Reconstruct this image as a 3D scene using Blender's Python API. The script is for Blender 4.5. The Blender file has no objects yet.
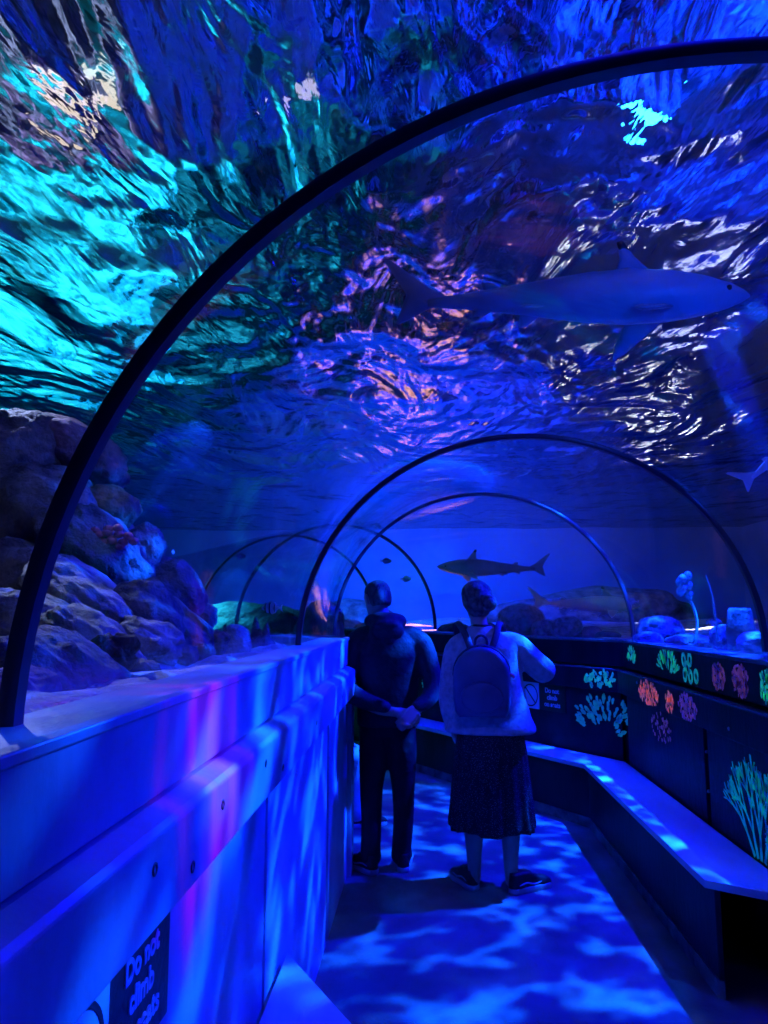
import bpy, bmesh, math, random
from mathutils import Vector, Matrix, noise, Euler
from math import sin, cos, pi, radians, sqrt, tan, atan2
random.seed(7)
S = bpy.context.scene
COL = S.collection

# ------------------------------------------------------------------ camera
EYE = Vector((0, 0, 1.55)); PITCH = radians(7.5); YAW = radians(3.1); FPX = 754.0
cam = bpy.data.cameras.new('camera'); camo = bpy.data.objects.new('camera', cam); COL.objects.link(camo)
camo.location = EYE; camo.rotation_euler = (pi/2 + PITCH, 0, YAW)
cam.sensor_fit = 'HORIZONTAL'; cam.sensor_width = 36; cam.lens = FPX/768*36; cam.clip_start = .02; cam.clip_end = 80
S.camera = camo
CR = Euler((pi/2 + PITCH, 0, YAW)).to_matrix()

def P(px, py, Y):
    """world point on the plane y = Y seen at pixel (px, py)"""
    d = CR @ Vector(((px-384)/FPX, (512-py)/FPX, -1))
    return EYE + d*(Y/d.y)

# ------------------------------------------------------------------ world, lights, exposure
w = bpy.data.worlds.new('world'); S.world = w; w.use_nodes = True
w.node_tree.nodes['Background'].inputs[0].default_value = (0.0, 0.005, 0.03, 1)
w.node_tree.nodes['Background'].inputs[1].default_value = 1.0
S.view_settings.view_transform = 'Standard'; S.view_settings.look = 'None'
S.view_settings.gamma = 1; S.view_settings.exposure = 0; S.view_settings.use_curve_mapping = False
S.cycles.use_denoising = True

def aim(o, tgt):
    d = Vector(tgt) - o.location
    o.rotation_euler = d.to_track_quat('-Z', 'Y').to_euler()

def spot(name, loc, tgt, color, power, angle=90, blend=.6, size=.05, gobo=None):
    l = bpy.data.lights.new(name, 'SPOT'); o = bpy.data.objects.new(name, l); COL.objects.link(o)
    o.location = loc; aim(o, tgt); l.color = color; l.energy = power
    l.spot_size = radians(angle); l.spot_blend = blend; l.shadow_soft_size = size
    if gobo:
        l.use_nodes = True; nt = l.node_tree; N = nt.nodes; L = nt.links; N.clear()
        out = N.new('ShaderNodeOutputLight'); em = N.new('ShaderNodeEmission'); L.new(em.outputs[0], out.inputs[0])
        tc = N.new('ShaderNodeTexCoord'); sep = N.new('ShaderNodeSeparateXYZ'); L.new(tc.outputs['Normal'], sep.inputs[0])
        dv = []
        for k in (0, 1):
            m = N.new('ShaderNodeMath'); m.operation = 'DIVIDE'; L.new(sep.outputs[k], m.inputs[0]); L.new(sep.outputs[2], m.inputs[1]); dv.append(m)
        cmb = N.new('ShaderNodeCombineXYZ'); L.new(dv[0].outputs[0], cmb.inputs[0]); L.new(dv[1].outputs[0], cmb.inputs[1])
        mp = N.new('ShaderNodeMapping'); L.new(cmb.outputs[0], mp.inputs[0]); mp.inputs['Scale'].default_value = gobo['scale']
        mp.inputs['Rotation'].default_value = (0, 0, gobo.get('rot', 0))
        nz = N.new('ShaderNodeTexNoise'); nz.inputs['Scale'].default_value = gobo.get('warp_scale', 1.2); nz.inputs['Detail'].default_value = 2; L.new(mp.outputs[0], nz.inputs[0])
        mx = N.new('ShaderNodeVectorMath'); mx.operation = 'MULTIPLY_ADD'; L.new(nz.outputs['Color'], mx.inputs[0])
        mx.inputs[1].default_value = (gobo.get('warp', 1.0),)*3; L.new(mp.outputs[0], mx.inputs[2])
        vo = N.new('ShaderNodeTexVoronoi'); vo.feature = 'SMOOTH_F1'; vo.inputs['Smoothness'].default_value = .25; vo.inputs['Scale'].default_value = 1; L.new(mx.outputs[0], vo.inputs[0])
        rp = N.new('ShaderNodeValToRGB'); L.new(vo.outputs['Distance'], rp.inputs[0])
        e = rp.color_ramp.elements; e[0].position = gobo.get('p0', .15); e[1].position = gobo.get('p1', .85)
        lo, mid, hi = gobo.get('lo', .25), gobo.get('mid', .6), gobo.get('hi', 2.5)
        c = Vector(color); h = Vector(gobo.get('hicolor', color))
        e[0].color = (*[lo*v for v in c], 1); e[1].color = (*[hi*v for v in h], 1)
        k = rp.color_ramp.elements.new(gobo.get('pm', .55)); k.color = (*[mid*v for v in c], 1)
        l.color = (1, 1, 1); L.new(rp.outputs[0], em.inputs[0]); em.inputs[1].default_value = 1
    return o

BLUE = (0.0015, 0.003, 1.0)
caust = dict(scale=(18, 18, 1), warp=2.6, warp_scale=.8, lo=.55, mid=.9, hi=4.2, pm=.58, p0=.12, p1=.86, hicolor=(.003, .09, 1))
soft = dict(scale=(2.6, 2.6, 1), warp=1.6, lo=.08, mid=.5, hi=2.2, pm=.45, p0=.1, p1=.75, hicolor=(.004, .03, 1))
streak = dict(scale=(12, 1.3, 1), warp=1.4, lo=.10, mid=.5, hi=1.7, pm=.5, p0=.1, p1=.8, hicolor=(.001, .02, 1))
spot('floor_projector', (2.05, 4.9, 3.3), (0.3, 4.1, 0), BLUE, 2500, 95, .4, .03, dict(caust))
spot('floor_projector_near', (1.9, 2.4, 3.3), (0.35, 2.3, 0), BLUE, 160, 80, .6, .04, dict(caust))
spot('wall_projector', (2.0, 1.4, 3.0), (-.45, 1.3, 1.25), BLUE, 400, 66, .9, .04, dict(streak))
spot('wall_projector_far', (1.9, 3.4, 3.2), (-.45, 3.6, 1.45), BLUE, 60, 40, .8, .04, dict(streak))
spot('magenta_projector', (2.0, 1.75, 2.9), (-.47, 1.62, 1.24), (.45, .0, .42), 420, 13, .9, .02, dict(scale=(26, 3, 1), warp=1.2, lo=.0, mid=.35, hi=2.8, pm=.5, p0=.15, p1=.8))
spot('tunnel_fill', (.5, 1.0, 3.1), (.5, 3.0, 0), BLUE, 24, 150, 1, .3)
spot('tunnel_fill_far', (-.9, 5.9, 3.0), (1.0, 7.0, .8), BLUE, 330, 110, 1, .2)
spot('cardigan_fill', (.0, 1.2, 2.8), (.32, 4.5, 1.15), (.06, .09, 1), 95, 17, .8, .04)  # unseen soft spot added to brighten the cardigan
spot('upper_tint_fill', (1.0, 1.5, 5.6), (0, 3, 3.4), (1, .62, .75), 60, 160, 1, .3)  # added above the water to give its top a violet-grey tint
bl = bpy.data.lights.new('bench_fill', 'AREA'); bo = bpy.data.objects.new('bench_fill', bl); COL.objects.link(bo)  # unseen area lights added to brighten the seat boards
bo.location = (1.31, 4.6, 2.3); bl.shape = 'RECTANGLE'; bl.size = .06; bl.size_y = 2.8; bl.spread = radians(16); bl.color = BLUE; bl.energy = 4.2
bl2 = bl.copy(); bo2 = bpy.data.objects.new('bench_fill_far', bl2); COL.objects.link(bo2); bl2.energy = 5
bo2.location = (.50, 6.9, 2.2); bo2.rotation_euler = (0, 0, radians(34))
# unseen tank lights under the water, with added fills for rocks and shark
spot('teal_flood', (-3.6, 8.0, 3.25), (-3.8, 8.4, 1.2), (.0, .40, .80), 1900, 125, .8, .1, dict(soft, lo=.25, mid=.7, hi=1.7, hicolor=(.02, .68, .95)))
spot('teal_flood_far', (-5.5, 11.5, 3.25), (-5.3, 12, 1.2), (.0, .36, .62), 1100, 135, 1, .1)
spot('rock_lamp', (-2.6, 4.1, 3.33), (-2.2, 3.0, 1.5), (.44, .54, 1), 330, 80, .9, .03)
spot('rock_fill_blue', (-.9, 3.0, 3.2), (-1.7, 3.3, 1.4), (.06, .11, 1), 45, 95, 1, .05)  # added blue fill on the rocks from the right
spot('right_flood', (3.2, 6.0, 3.25), (3.2, 6.4, 1.2), BLUE, 330, 130, 1, .1, dict(soft))
spot('right_flood_near', (3.4, 2.0, 3.25), (3.2, 2.0, 1.2), BLUE, 150, 130, 1, .1, dict(soft))
spot('far_flood', (1.0, 11.5, 3.25), (.5, 13.5, 1.2), (.002, .02, 1), 2200, 150, 1, .1)
spot('far_flood_left', (-1.2, 13.0, 3.2), (0, 17, 1.8), (.002, .10, 1), 1100, 120, 1, .1)
spot('shark_fill', (1.2, 2.4, 2.9), (.8, 3.6, 3.0), (.002, .05, 1), 42, 110, 1, .05)  # unseen fill added to lift the shark out of the dark water

# added unseen spots: narrow pools on the sand that make glitter in the water
def pool(name, px, py, col, power, ang, gb=None):
    d = CR @ Vector(((px-384)/FPX, (512-py)/FPX, -1)); p = EYE + d*((5.5-EYE.z)/d.z)
    return spot(name, (p.x, p.y, 3.2), (p.x, p.y, 1.2), col, power, ang, .5, .02, gb)
pool('rosy_pool_near', 422, 335, (1, .42, .28), 750, 34)
pool('rosy_pool_far', 412, 390, (1, .36, .33), 750, 40)
pool('white_pool', 640, 385, (.8, .88, 1), 3000, 26)
pool('white_pool_near', 690, 235, (.5, .58, .95), 1300, 30)
pool('cyan_pool', 505, 355, (0, .35, 1), 500, 14)
pool('cyan_pool_right', 612, 250, (0, .35, 1), 350, 14)

# ------------------------------------------------------------------ material helpers
def newmat(name):
    m = bpy.data.materials.new(name); m.use_nodes = True; nt = m.node_tree; nt.nodes.clear()
    out = nt.nodes.new('ShaderNodeOutputMaterial'); return m, nt.nodes, nt.links, out

def pmat(name, c1, c2=None, rough=.6, scale=6, detail=6, bump=.2, bscale=None, stretch=(1, 1, 1), metallic=0, emit=None, estr=0, spec=.5, bdist=.02, sheen=0):
    m, N, L, out = newmat(name)
    b = N.new('ShaderNodeBsdfPrincipled'); L.new(b.outputs[0], out.inputs[0])
    b.inputs['Roughness'].default_value = rough; b.inputs['Metallic'].default_value = metallic
    b.inputs['Specular IOR Level'].default_value = spec
    tc = N.new('ShaderNodeTexCoord'); mp = N.new('ShaderNodeMapping'); mp.inputs['Scale'].default_value = stretch; L.new(tc.outputs['Object'], mp.inputs[0])
    nz = N.new('ShaderNodeTexNoise'); nz.inputs['Scale'].default_value = scale; nz.inputs['Detail'].default_value = detail; L.new(mp.outputs[0], nz.inputs[0])
    rp = N.new('ShaderNodeValToRGB'); L.new(nz.outputs['Fac'], rp.inputs[0])
    rp.color_ramp.elements[0].position = .35; rp.color_ramp.elements[1].position = .68
    rp.color_ramp.elements[0].color = (*c1, 1); rp.color_ramp.elements[1].color = (*(c2 or c1), 1)
    L.new(rp.outputs[0], b.inputs['Base Color'])
    if bump:
        n2 = N.new('ShaderNodeTexNoise'); n2.inputs['Scale'].default_value = bscale or scale*3; n2.inputs['Detail'].default_value = 8; n2.inputs['Roughness'].default_value = .6; L.new(mp.outputs[0], n2.inputs[0])
        bp = N.new('ShaderNodeBump'); bp.inputs['Strength'].default_value = bump; bp.inputs['Distance'].default_value = bdist; L.new(n2.outputs['Fac'], bp.inputs['Height']); L.new(bp.outputs[0], b.inputs['Normal'])
    if emit:
        b.inputs['Emission Color'].default_value = (*emit, 1); b.inputs['Emission Strength'].default_value = estr
    if sheen: b.inputs['Sheen Weight'].default_value = sheen
    return m

M = {}
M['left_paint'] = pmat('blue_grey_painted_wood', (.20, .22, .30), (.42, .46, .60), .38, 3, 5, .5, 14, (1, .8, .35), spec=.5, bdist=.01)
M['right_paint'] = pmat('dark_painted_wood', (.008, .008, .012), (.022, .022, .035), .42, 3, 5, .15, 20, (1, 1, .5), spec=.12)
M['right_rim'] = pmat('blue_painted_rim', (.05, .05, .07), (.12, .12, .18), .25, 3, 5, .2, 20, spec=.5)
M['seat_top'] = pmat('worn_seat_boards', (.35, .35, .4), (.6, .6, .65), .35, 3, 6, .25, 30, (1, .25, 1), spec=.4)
M['floor'] = pmat('dark_concrete', (.10, .10, .10), (.22, .21, .20), .55, 2.5, 8, .3, 18, spec=.15)
M['kick'] = pmat('scuffed_plinth', (.03, .03, .035), (.20, .19, .18), .6, 9, 9, .4, 40)
M['ring'] = pmat('black_powder_coat', (.03, .03, .045), (.045, .045, .07), .28, 5, 3, .05, spec=.6)
M['sand'] = pmat('pale_sand', (.30, .28, .25), (.66, .62, .55), .9, 7, 10, .9, 16, bdist=.06)
M['rock'] = pmat('grey_reef_rock', (.06, .06, .065), (.28, .27, .26), .8, 5, 12, 1, 16, bdist=.07)
M['rock_pale'] = pmat('pale_crusted_rock', (.10, .10, .10), (.62, .60, .55), .8, 6, 12, 1, 18, bdist=.07)
M['rock_brown'] = pmat('ochre_topped_rock', (.07, .05, .03), (.36, .28, .12), .85, 6, 9, .9, 14, bdist=.04)
M['rock_pink'] = pmat('pink_crusted_rock', (.12, .07, .10), (.40, .25, .33), .85, 5, 9, .8, 18, bdist=.04)
M['sponge'] = pmat('olive_sponge', (.03, .03, .01), (.12, .10, .03), .8, 14, 8, 1, 40)
M['coral_pink'] = pmat('pink_coral', (.55, .12, .12), (.8, .3, .28), .7, 12, 6, .6, 60)
M['coral_blue'] = pmat('pale_coral', (.10, .10, .14), (.38, .38, .46), .7, 20, 6, .9, 40, bdist=.03)
M['weed'] = pmat('sea_whip', (.1, .35, .3), (.3, .6, .5), .6, 10, 3, .2)
M['tank_wall'] = pmat('painted_tank_wall', (.10, .22, .25), (.30, .42, .45), .9, .5, 6, .3, 2)
M['tank_blue'] = pmat('blue_tank_wall', (.10, .16, .3), (.30, .36, .5), .9, .35, 6, .3, 2)  # blue tint stands in for the haze of deep water
M['dark'] = pmat('dark_roof', (.02, .02, .02), (.10, .08, .06), .8, .6, 6, .2)
M['skin'] = pmat('skin', (.45, .28, .22), (.52, .33, .26), .5, 8, 4, .05, 60)
M['hair_grey'] = pmat('short_grey_hair', (.05, .04, .04), (.13, .11, .10), .6, 30, 4, .8, 90, (1, 1, .4))
M['hair_fair'] = pmat('pinned_hair', (.03, .025, .02), (.24, .19, .16), .5, 34, 5, 1, 70)
M['hoodie'] = pmat('black_fleece', (.008, .008, .012), (.028, .028, .045), .75, 5, 5, .5, 12, bdist=.03)
M['jeans'] = pmat('black_denim', (.006, .006, .01), (.014, .014, .024), .8, 8, 5, .4, 14, bdist=.03)
M['jeans_blue'] = pmat('blue_denim', (.25, .3, .45), (.4, .45, .6), .8, 12, 5, .4, 14, bdist=.02)
M['shoe'] = pmat('black_canvas', (.008, .008, .01), None, .6, 20, 4, .2, 60)
M['sole'] = pmat('white_rubber', (.4, .4, .42), None, .5, 20, 4, .1)
M['knit'] = pmat('cream_knit', (.28, .28, .30), (.46, .46, .48), .9, 30, 5, .7, 60, bdist=.012, sheen=.2)
M['bag'] = pmat('navy_leather', (.05, .055, .13), (.08, .09, .19), .42, 6, 5, .15, 90)
M['strap'] = pmat('dark_webbing', (.03, .03, .07), None, .6, 40, 3, .2)
M['zip'] = pmat('zip_metal', (.3, .3, .33), None, .3, 40, 3, .1, metallic=1)
M['charm'] = pmat('pink_charm', (.8, .12, .3), None, .5)
M['shark'] = pmat('shark_skin', (.12, .15, .2), (.28, .33, .42), .45, 2, 4, .1, 30)
M['belly'] = pmat('pale_shark_skin', (.5, .5, .55), (.8, .8, .85), .5, 2, 4, .1, 30)
M['tip'] = pmat('black_fin_tip', (.01, .01, .01), None, .5)
M['fish'] = pmat('fish_scales', (.1, .1, .15), (.4, .4, .5), .4, 20, 3, .2, 60)
M['sign_dark'] = pmat('sign_board', (.008, .006, .012), None, .4)
M['sign_pale'] = pmat('sign_white', (.55, .58, .62), None, .5)
M['bolt'] = pmat('dark_bolt', (.01, .01, .012), None, .5)
M['lamp_case'] = pmat('lamp_housing', (.02, .02, .02), None, .5)

def skirt_mat():
    m, N, L, out = newmat('speckled_black_fabric')
    b = N.new('ShaderNodeBsdfPrincipled'); L.new(b.outputs[0], out.inputs[0]); b.inputs['Roughness'].default_value = .8
    tc = N.new('ShaderNodeTexCoord'); vo = N.new('ShaderNodeTexVoronoi'); vo.inputs['Scale'].default_value = 125; L.new(tc.outputs['Object'], vo.inputs[0])
    rp = N.new('ShaderNodeValToRGB'); L.new(vo.outputs['Distance'], rp.inputs[0])
    rp.color_ramp.elements[0].position = .16; rp.color_ramp.elements[0].color = (.32, .28, .26, 1)
    rp.color_ramp.elements[1].position = .30; rp.color_ramp.elements[1].color = (.007, .007, .01, 1)
    L.new(rp.outputs[0], b.inputs['Base Color']); return m
M['skirt'] = skirt_mat()

def acrylic():
    m, N, L, out = newmat('acrylic')
    t = N.new('ShaderNodeBsdfTransparent'); t.inputs[0].default_value = (.95, .97, 1, 1)
    g = N.new('ShaderNodeBsdfGlossy'); g.inputs['Roughness'].default_value = .03
    lw = N.new('ShaderNodeLayerWeight'); lw.inputs[0].default_value = .5
    pw = N.new('ShaderNodeMath'); pw.operation = 'POWER'; pw.inputs[1].default_value = 5; L.new(lw.outputs['Facing'], pw.inputs[0])
    f = N.new('ShaderNodeMath'); f.operation = 'MULTIPLY_ADD'; f.inputs[1].default_value = .35; f.inputs[2].default_value = .035; L.new(pw.outputs[0], f.inputs[0])
    tc = N.new('ShaderNodeTexCoord'); nz = N.new('ShaderNodeTexNoise'); nz.inputs['Scale'].default_value = 3; L.new(tc.outputs['Object'], nz.inputs[0])
    bp = N.new('ShaderNodeBump'); bp.inputs['Strength'].default_value = .06; L.new(nz.outputs['Fac'], bp.inputs['Height']); L.new(bp.outputs[0], g.inputs['Normal'])
    mx = N.new('ShaderNodeMixShader'); L.new(f.outputs[0], mx.inputs[0]); L.new(t.outputs[0], mx.inputs[1]); L.new(g.outputs[0], mx.inputs[2]); L.new(mx.outputs[0], out.inputs[0]); return m
M['acrylic'] = acrylic()

def water():
    m, N, L, out = newmat('water_surface')
    g = N.new('ShaderNodeBsdfGlossy'); g.inputs['Roughness'].default_value = .08; g.inputs[0].default_value = (.95, .97, 1, 1)
    r = N.new('ShaderNodeBsdfRefraction'); r.inputs['IOR'].default_value = 1.12; r.inputs['Roughness'].default_value = .02
    tc = N.new('ShaderNodeTexCoord')
    hs = []
    for sc, amp, rot, st in ((.9, 1.0, .5, (1, .5, 1)), (3.0, .21, -.25, (1, .3, 1)), (11, .025, .2, (1, .35, 1))):
        mp = N.new('ShaderNodeMapping'); mp.inputs['Rotation'].default_value = (0, 0, rot); mp.inputs['Scale'].default_value = st; L.new(tc.outputs['Object'], mp.inputs[0])
        nz = N.new('ShaderNodeTexNoise'); nz.inputs['Scale'].default_value = sc; nz.inputs['Detail'].default_value = 3; nz.inputs['Distortion'].default_value = .8; L.new(mp.outputs[0], nz.inputs[0])
        mu = N.new('ShaderNodeMath'); mu.operation = 'MULTIPLY'; mu.inputs[1].default_value = amp; L.new(nz.outputs['Fac'], mu.inputs[0]); hs.append(mu)
    a = N.new('ShaderNodeMath'); L.new(hs[0].outputs[0], a.inputs[0]); L.new(hs[1].outputs[0], a.inputs[1])
    a2 = N.new('ShaderNodeMath'); L.new(a.outputs[0], a2.inputs[0]); L.new(hs[2].outputs[0], a2.inputs[1])
    bp = N.new('ShaderNodeBump'); bp.inputs['Strength'].default_value = 1; bp.inputs['Distance'].default_value = .25; L.new(a2.outputs[0], bp.inputs['Height'])
    L.new(bp.outputs[0], g.inputs['Normal']); L.new(bp.outputs[0], r.inputs['Normal'])
    mx = N.new('ShaderNodeMixShader'); mx.inputs[0].default_value = .3
    L.new(g.outputs[0], mx.inputs[1]); L.new(r.outputs[0], mx.inputs[2]); L.new(mx.outputs[0], out.inputs[0]); return m
M['water'] = water()

def emat(name, c, s):
    m, N, L, out = newmat(name); e = N.new('ShaderNodeEmission'); e.inputs[0].default_value = (*c, 1); e.inputs[1].default_value = s; L.new(e.outputs[0], out.inputs[0]); return m

def glow_paint(name, c, s):
    """fluorescent paint: glows unevenly under the ultraviolet lamps"""
    m, N, L, out = newmat(name)
    b = N.new('ShaderNodeBsdfPrincipled'); L.new(b.outputs[0], out.inputs[0]); b.inputs['Base Color'].default_value = (*c, 1); b.inputs['Roughness'].default_value = .6
    tc = N.new('ShaderNodeTexCoord'); nz = N.new('ShaderNodeTexNoise'); nz.inputs['Scale'].default_value = 28; nz.inputs['Detail'].default_value = 5; L.new(tc.outputs['Object'], nz.inputs[0])
    mr = N.new('ShaderNodeMapRange'); mr.inputs[1].default_value = .38; mr.inputs[2].default_value = .66; mr.inputs[3].default_value = .04*s; mr.inputs[4].default_value = s
    L.new(nz.outputs['Fac'], mr.inputs[0]); L.new(mr.outputs[0], b.inputs['Emission Strength']); b.inputs['Emission Color'].default_value = (*c, 1); return m
M['g_green'] = glow_paint('green_glow_paint', (.02, .75, .42), .28)
M['g_teal'] = glow_paint('teal_glow_paint', (.0, .55, .50), .22)
M['g_orange'] = glow_paint('orange_glow_paint', (.9, .28, .20), .26)
M['g_pink'] = glow_paint('pink_glow_paint', (.50, .20, .50), .10)
M['g_dim'] = glow_paint('faded_glow_paint', (.6, .25, .35), .07)
M['g_dimgreen'] = glow_paint('faded_green_glow_paint', (.02, .6, .30), .12)

# ------------------------------------------------------------------ mesh helpers
class MB:
    def __init__(s): s.v = []; s.f = []; s.mi = []; s.cur = 0
    def vert(s, p): s.v.append(tuple(p)); return len(s.v)-1
    def face(s, ids): s.f.append(tuple(ids)); s.mi.append(s.cur)
    def box(s, lo, hi, M4=None):
        b = len(s.v)
        for z in (lo[2], hi[2]):
            for x, y in ((lo[0], lo[1]), (hi[0], lo[1]), (hi[0], hi[1]), (lo[0], hi[1])):
                p = Vector((x, y, z)); s.vert(M4 @ p if M4 else p)
        for f in ((3, 2, 1, 0), (4, 5, 6, 7), (0, 1, 5, 4), (1, 2, 6, 5), (2, 3, 7, 6), (3, 0, 4, 7)): s.face([b+i for i in f])
    def rings(s, rs, cap=True, closed=True):
        """rs: list of rings with equal vertex counts"""
        b = len(s.v); n = len(rs[0])
        for r in rs:
            for p in r: s.vert(p)
        for i in range(len(rs)-1):
            for j in range(n if closed else n-1):
                k = (j+1) % n
                s.face((b+i*n+j, b+i*n+k, b+(i+1)*n+k, b+(i+1)*n+j))
        if cap and closed:
            s.face([b+j for j in range(n)][::-1]); e = b+(len(rs)-1)*n; s.face([e+j for j in range(n)])
    def tube(s, pts, rad, n=12, flat=1.0, up=None, caps=True, sub=4):
        pts = [Vector(p) for p in pts]; rad = list(rad) if hasattr(rad, '__len__') else [rad]*len(pts)
        if sub > 1 and len(pts) > 2: pts, rad = smooth(pts, rad, sub)
        T = []
        for i in range(len(pts)):
            T.append((pts[min(i+1, len(pts)-1)] - pts[max(i-1, 0)]).normalized())
        u = Vector(up) if up else (Vector((1, 0, 0)) if abs(T[0].x) < .8 else Vector((0, 1, 0)))
        u = (u - T[0]*u.dot(T[0])).normalized(); rs = []
        def ring(c, t, uu, r):
            vv = t.cross(uu); return [c + uu*r*cos(a) + vv*r*flat*sin(a) for a in [2*pi*k/n for k in range(n)]]
        if caps:
            for a in (80, 55, 28): rs.append(ring(pts[0]-T[0]*rad[0]*sin(radians(a)), T[0], u, rad[0]*cos(radians(a))))
        for p, t, r in zip(pts, T, rad):
            u = (u - t*u.dot(t)).normalized(); rs.append(ring(p, t, u, r))
        if caps:
            for a in (28, 55, 80): rs.append(ring(pts[-1]+T[-1]*rad[-1]*sin(radians(a)), T[-1], u, rad[-1]*cos(radians(a))))
        s.rings(rs)
    def ell(s, c, r, rot=None, nu=16, nv=10):
        R = Euler(rot).to_matrix() if rot else Matrix.Identity(3); c = Vector(c); rs = []
        for i in range(nv+1):
            a = -pi/2 + pi*(i+.35)/(nv+.7)
            rs.append([c + R @ Vector((r[0]*cos(a)*cos(2*pi*k/nu), r[1]*cos(a)*sin(2*pi*k/nu), r[2]*sin(a))) for k in range(nu)])
        s.rings(rs)
    def prism(s, poly, d):
        """poly: 3-D points of a planar polygon, d: thickness vector"""
        b = len(s.v); n = len(poly); d = Vector(d)
        for p in poly: s.vert(p)
        for p in poly: s.vert(Vector(p)+d)
        s.face([b+i for i in range(n)][::-1]); s.face([b+n+i for i in range(n)])
        for i in range(n): s.face((b+i, b+(i+1) % n, b+n+(i+1) % n, b+n+i))
    def build(s, name, mat, parent=None, shade=False, origin=None, bevel=0):
        me = bpy.data.meshes.new(name); o0 = Vector(origin) if origin else Vector((0, 0, 0))
        me.from_pydata([tuple(Vector(p)-o0) for p in s.v], [], s.f)
        for m in (mat if isinstance(mat, (list, tuple)) else [mat]): me.materials.append(m)
        for p, k in zip(me.polygons, s.mi): p.material_index = k; p.use_smooth = shade
        bm = bmesh.new(); bm.from_mesh(me); bmesh.ops.recalc_face_normals(bm, faces=bm.faces); bm.to_mesh(me); bm.free()
        o = bpy.data.objects.new(name, me); COL.objects.link(o); o.location = o0
        if parent:
            o.parent = parent
            o.matrix_parent_inverse = Matrix.Translation(-world_loc(parent))
        if bevel:
            md = o.modifiers.new('bevel', 'BEVEL'); md.width = bevel; md.segments = 2; md.limit_method = 'ANGLE'
        return o

def world_loc(o):
    """parents here are never rotated, so world places simply add up"""
    return Vector(o.location) if not o.parent else Vector(o.location)

def smooth(pts, rad, sub):
    P2 = []; R2 = []; n = len(pts)
    for i in range(n-1):
        p0, p1, p2, p3 = pts[max(i-1, 0)], pts[i], pts[i+1], pts[min(i+2, n-1)]
        for k in range(sub):
            t = k/sub
            P2.append(.5*((2*p1)+(p2-p0)*t+(2*p0-5*p1+4*p2-p3)*t*t+(3*p1-p0-3*p2+p3)*t**3)); R2.append(rad[i]*(1-t)+rad[i+1]*t)
    P2.append(pts[-1]); R2.append(rad[-1]); return P2, R2

def tag(o, label=None, cat=None, group=None, kind=None):
    if label: o['label'] = label
    if cat: o['category'] = cat
    if group: o['group'] = group
    if kind: o['kind'] = kind
    return o
def empty(name, loc=(0, 0, 0)):
    o = bpy.data.objects.new(name, None); COL.objects.link(o); o.location = loc; o.empty_display_size = .1; return o
def remesh(o, vox, it=6):
    m = o.modifiers.new('remesh', 'REMESH'); m.mode = 'VOXEL'; m.voxel_size = vox; m.use_smooth_shade = True
    s = o.modifiers.new('smooth', 'SMOOTH'); s.factor = .5; s.iterations = it
def text_mesh(body, size, name, mat, M4, parent, off=.0):
    c = bpy.data.curves.new(name, 'FONT'); c.body = body; c.size = size; c.align_x = 'CENTER'; c.align_y = 'CENTER'; c.extrude = .0012; c.offset = off; c.space_line = 1.0
    t = bpy.data.objects.new(name, c); COL.objects.link(t)
    me = bpy.data.meshes.new_from_object(t.evaluated_get(bpy.context.evaluated_depsgraph_get())) if False else None
    bpy.context.view_layer.update()
    me = bpy.data.meshes.new_from_object(t.evaluated_get(bpy.context.evaluated_depsgraph_get()))
    bpy.data.objects.remove(t); me.transform(M4); me.materials.clear(); me.materials.append(mat)
    o = bpy.data.objects.new(name, me); COL.objects.link(o); o.parent = parent; o.matrix_parent_inverse = Matrix.Translation(-world_loc(parent)) ; return o

# ------------------------------------------------------------------ plan of the tunnel
LW = [(-.47, -1.6), (-.47, 4.82), (-1.62, 5.85), (-2.7, 7.6), (-6.7, 14.0)]          # inner (left) wall line
RW = [(1.48, -1.6), (1.48, 5.85), (-.1, 8.2), (-4.0, 14.0)]                        # outer (right) wall line
CL = [(.51, -1.6, 0), (.50, 4.6, 0), (.45, 5.6, 10), (.10, 6.25, 34), (-.82, 7.58, 34), (-1.52, 8.62, 34), (-5.1, 14, 34)]

def offs(line, o, side):
    """offset a wall line towards the walkway by o (side +1: walkway on the right of the line)"""
    out = []
    n = len(line); V = [Vector((*p, 0)) for p in line]
    for i in range(n):
        ns = []
        if i > 0: d = (V[i]-V[i-1]).normalized(); ns.append(Vector((d.y, -d.x, 0))*side)
        if i < n-1: d = (V[i+1]-V[i]).normalized(); ns.append(Vector((d.y, -d.x, 0))*side)
        b = sum(ns, Vector()).normalized(); k = 1/max(.3, b.dot(ns[0]))
        out.append(V[i]+b*o*k)
    return out
def cut(line, a, b):
    """part of a wall line between y = a and y = b"""
    def at(y):
        for p, q in zip(line, line[1:]):
            if p[1] <= y <= q[1]:
                t = (y-p[1])/(q[1]-p[1]); return (p[0]+(q[0]-p[0])*t, y)
        return line[-1]
    return [at(a)] + [p for p in line if a+.001 < p[1] < b-.001] + [at(b)]
def at_line(line, y): return cut(line, y, y+.01)[0]
def profile(line, prof, side, name, mat, parent, bevel=0, wob=0):
    """prof: closed polygon of (offset towards the walkway, z)"""
    m = MB(); cols = [offs(line, o, side) for o, z in prof]; rs = []
    for i in range(len(line)): rs.append([Vector((cols[k][i].x, cols[k][i].y, prof[k][1])) for k in range(len(prof))])
    m.rings(rs); return m.build(name, mat, parent, bevel=bevel)

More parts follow.
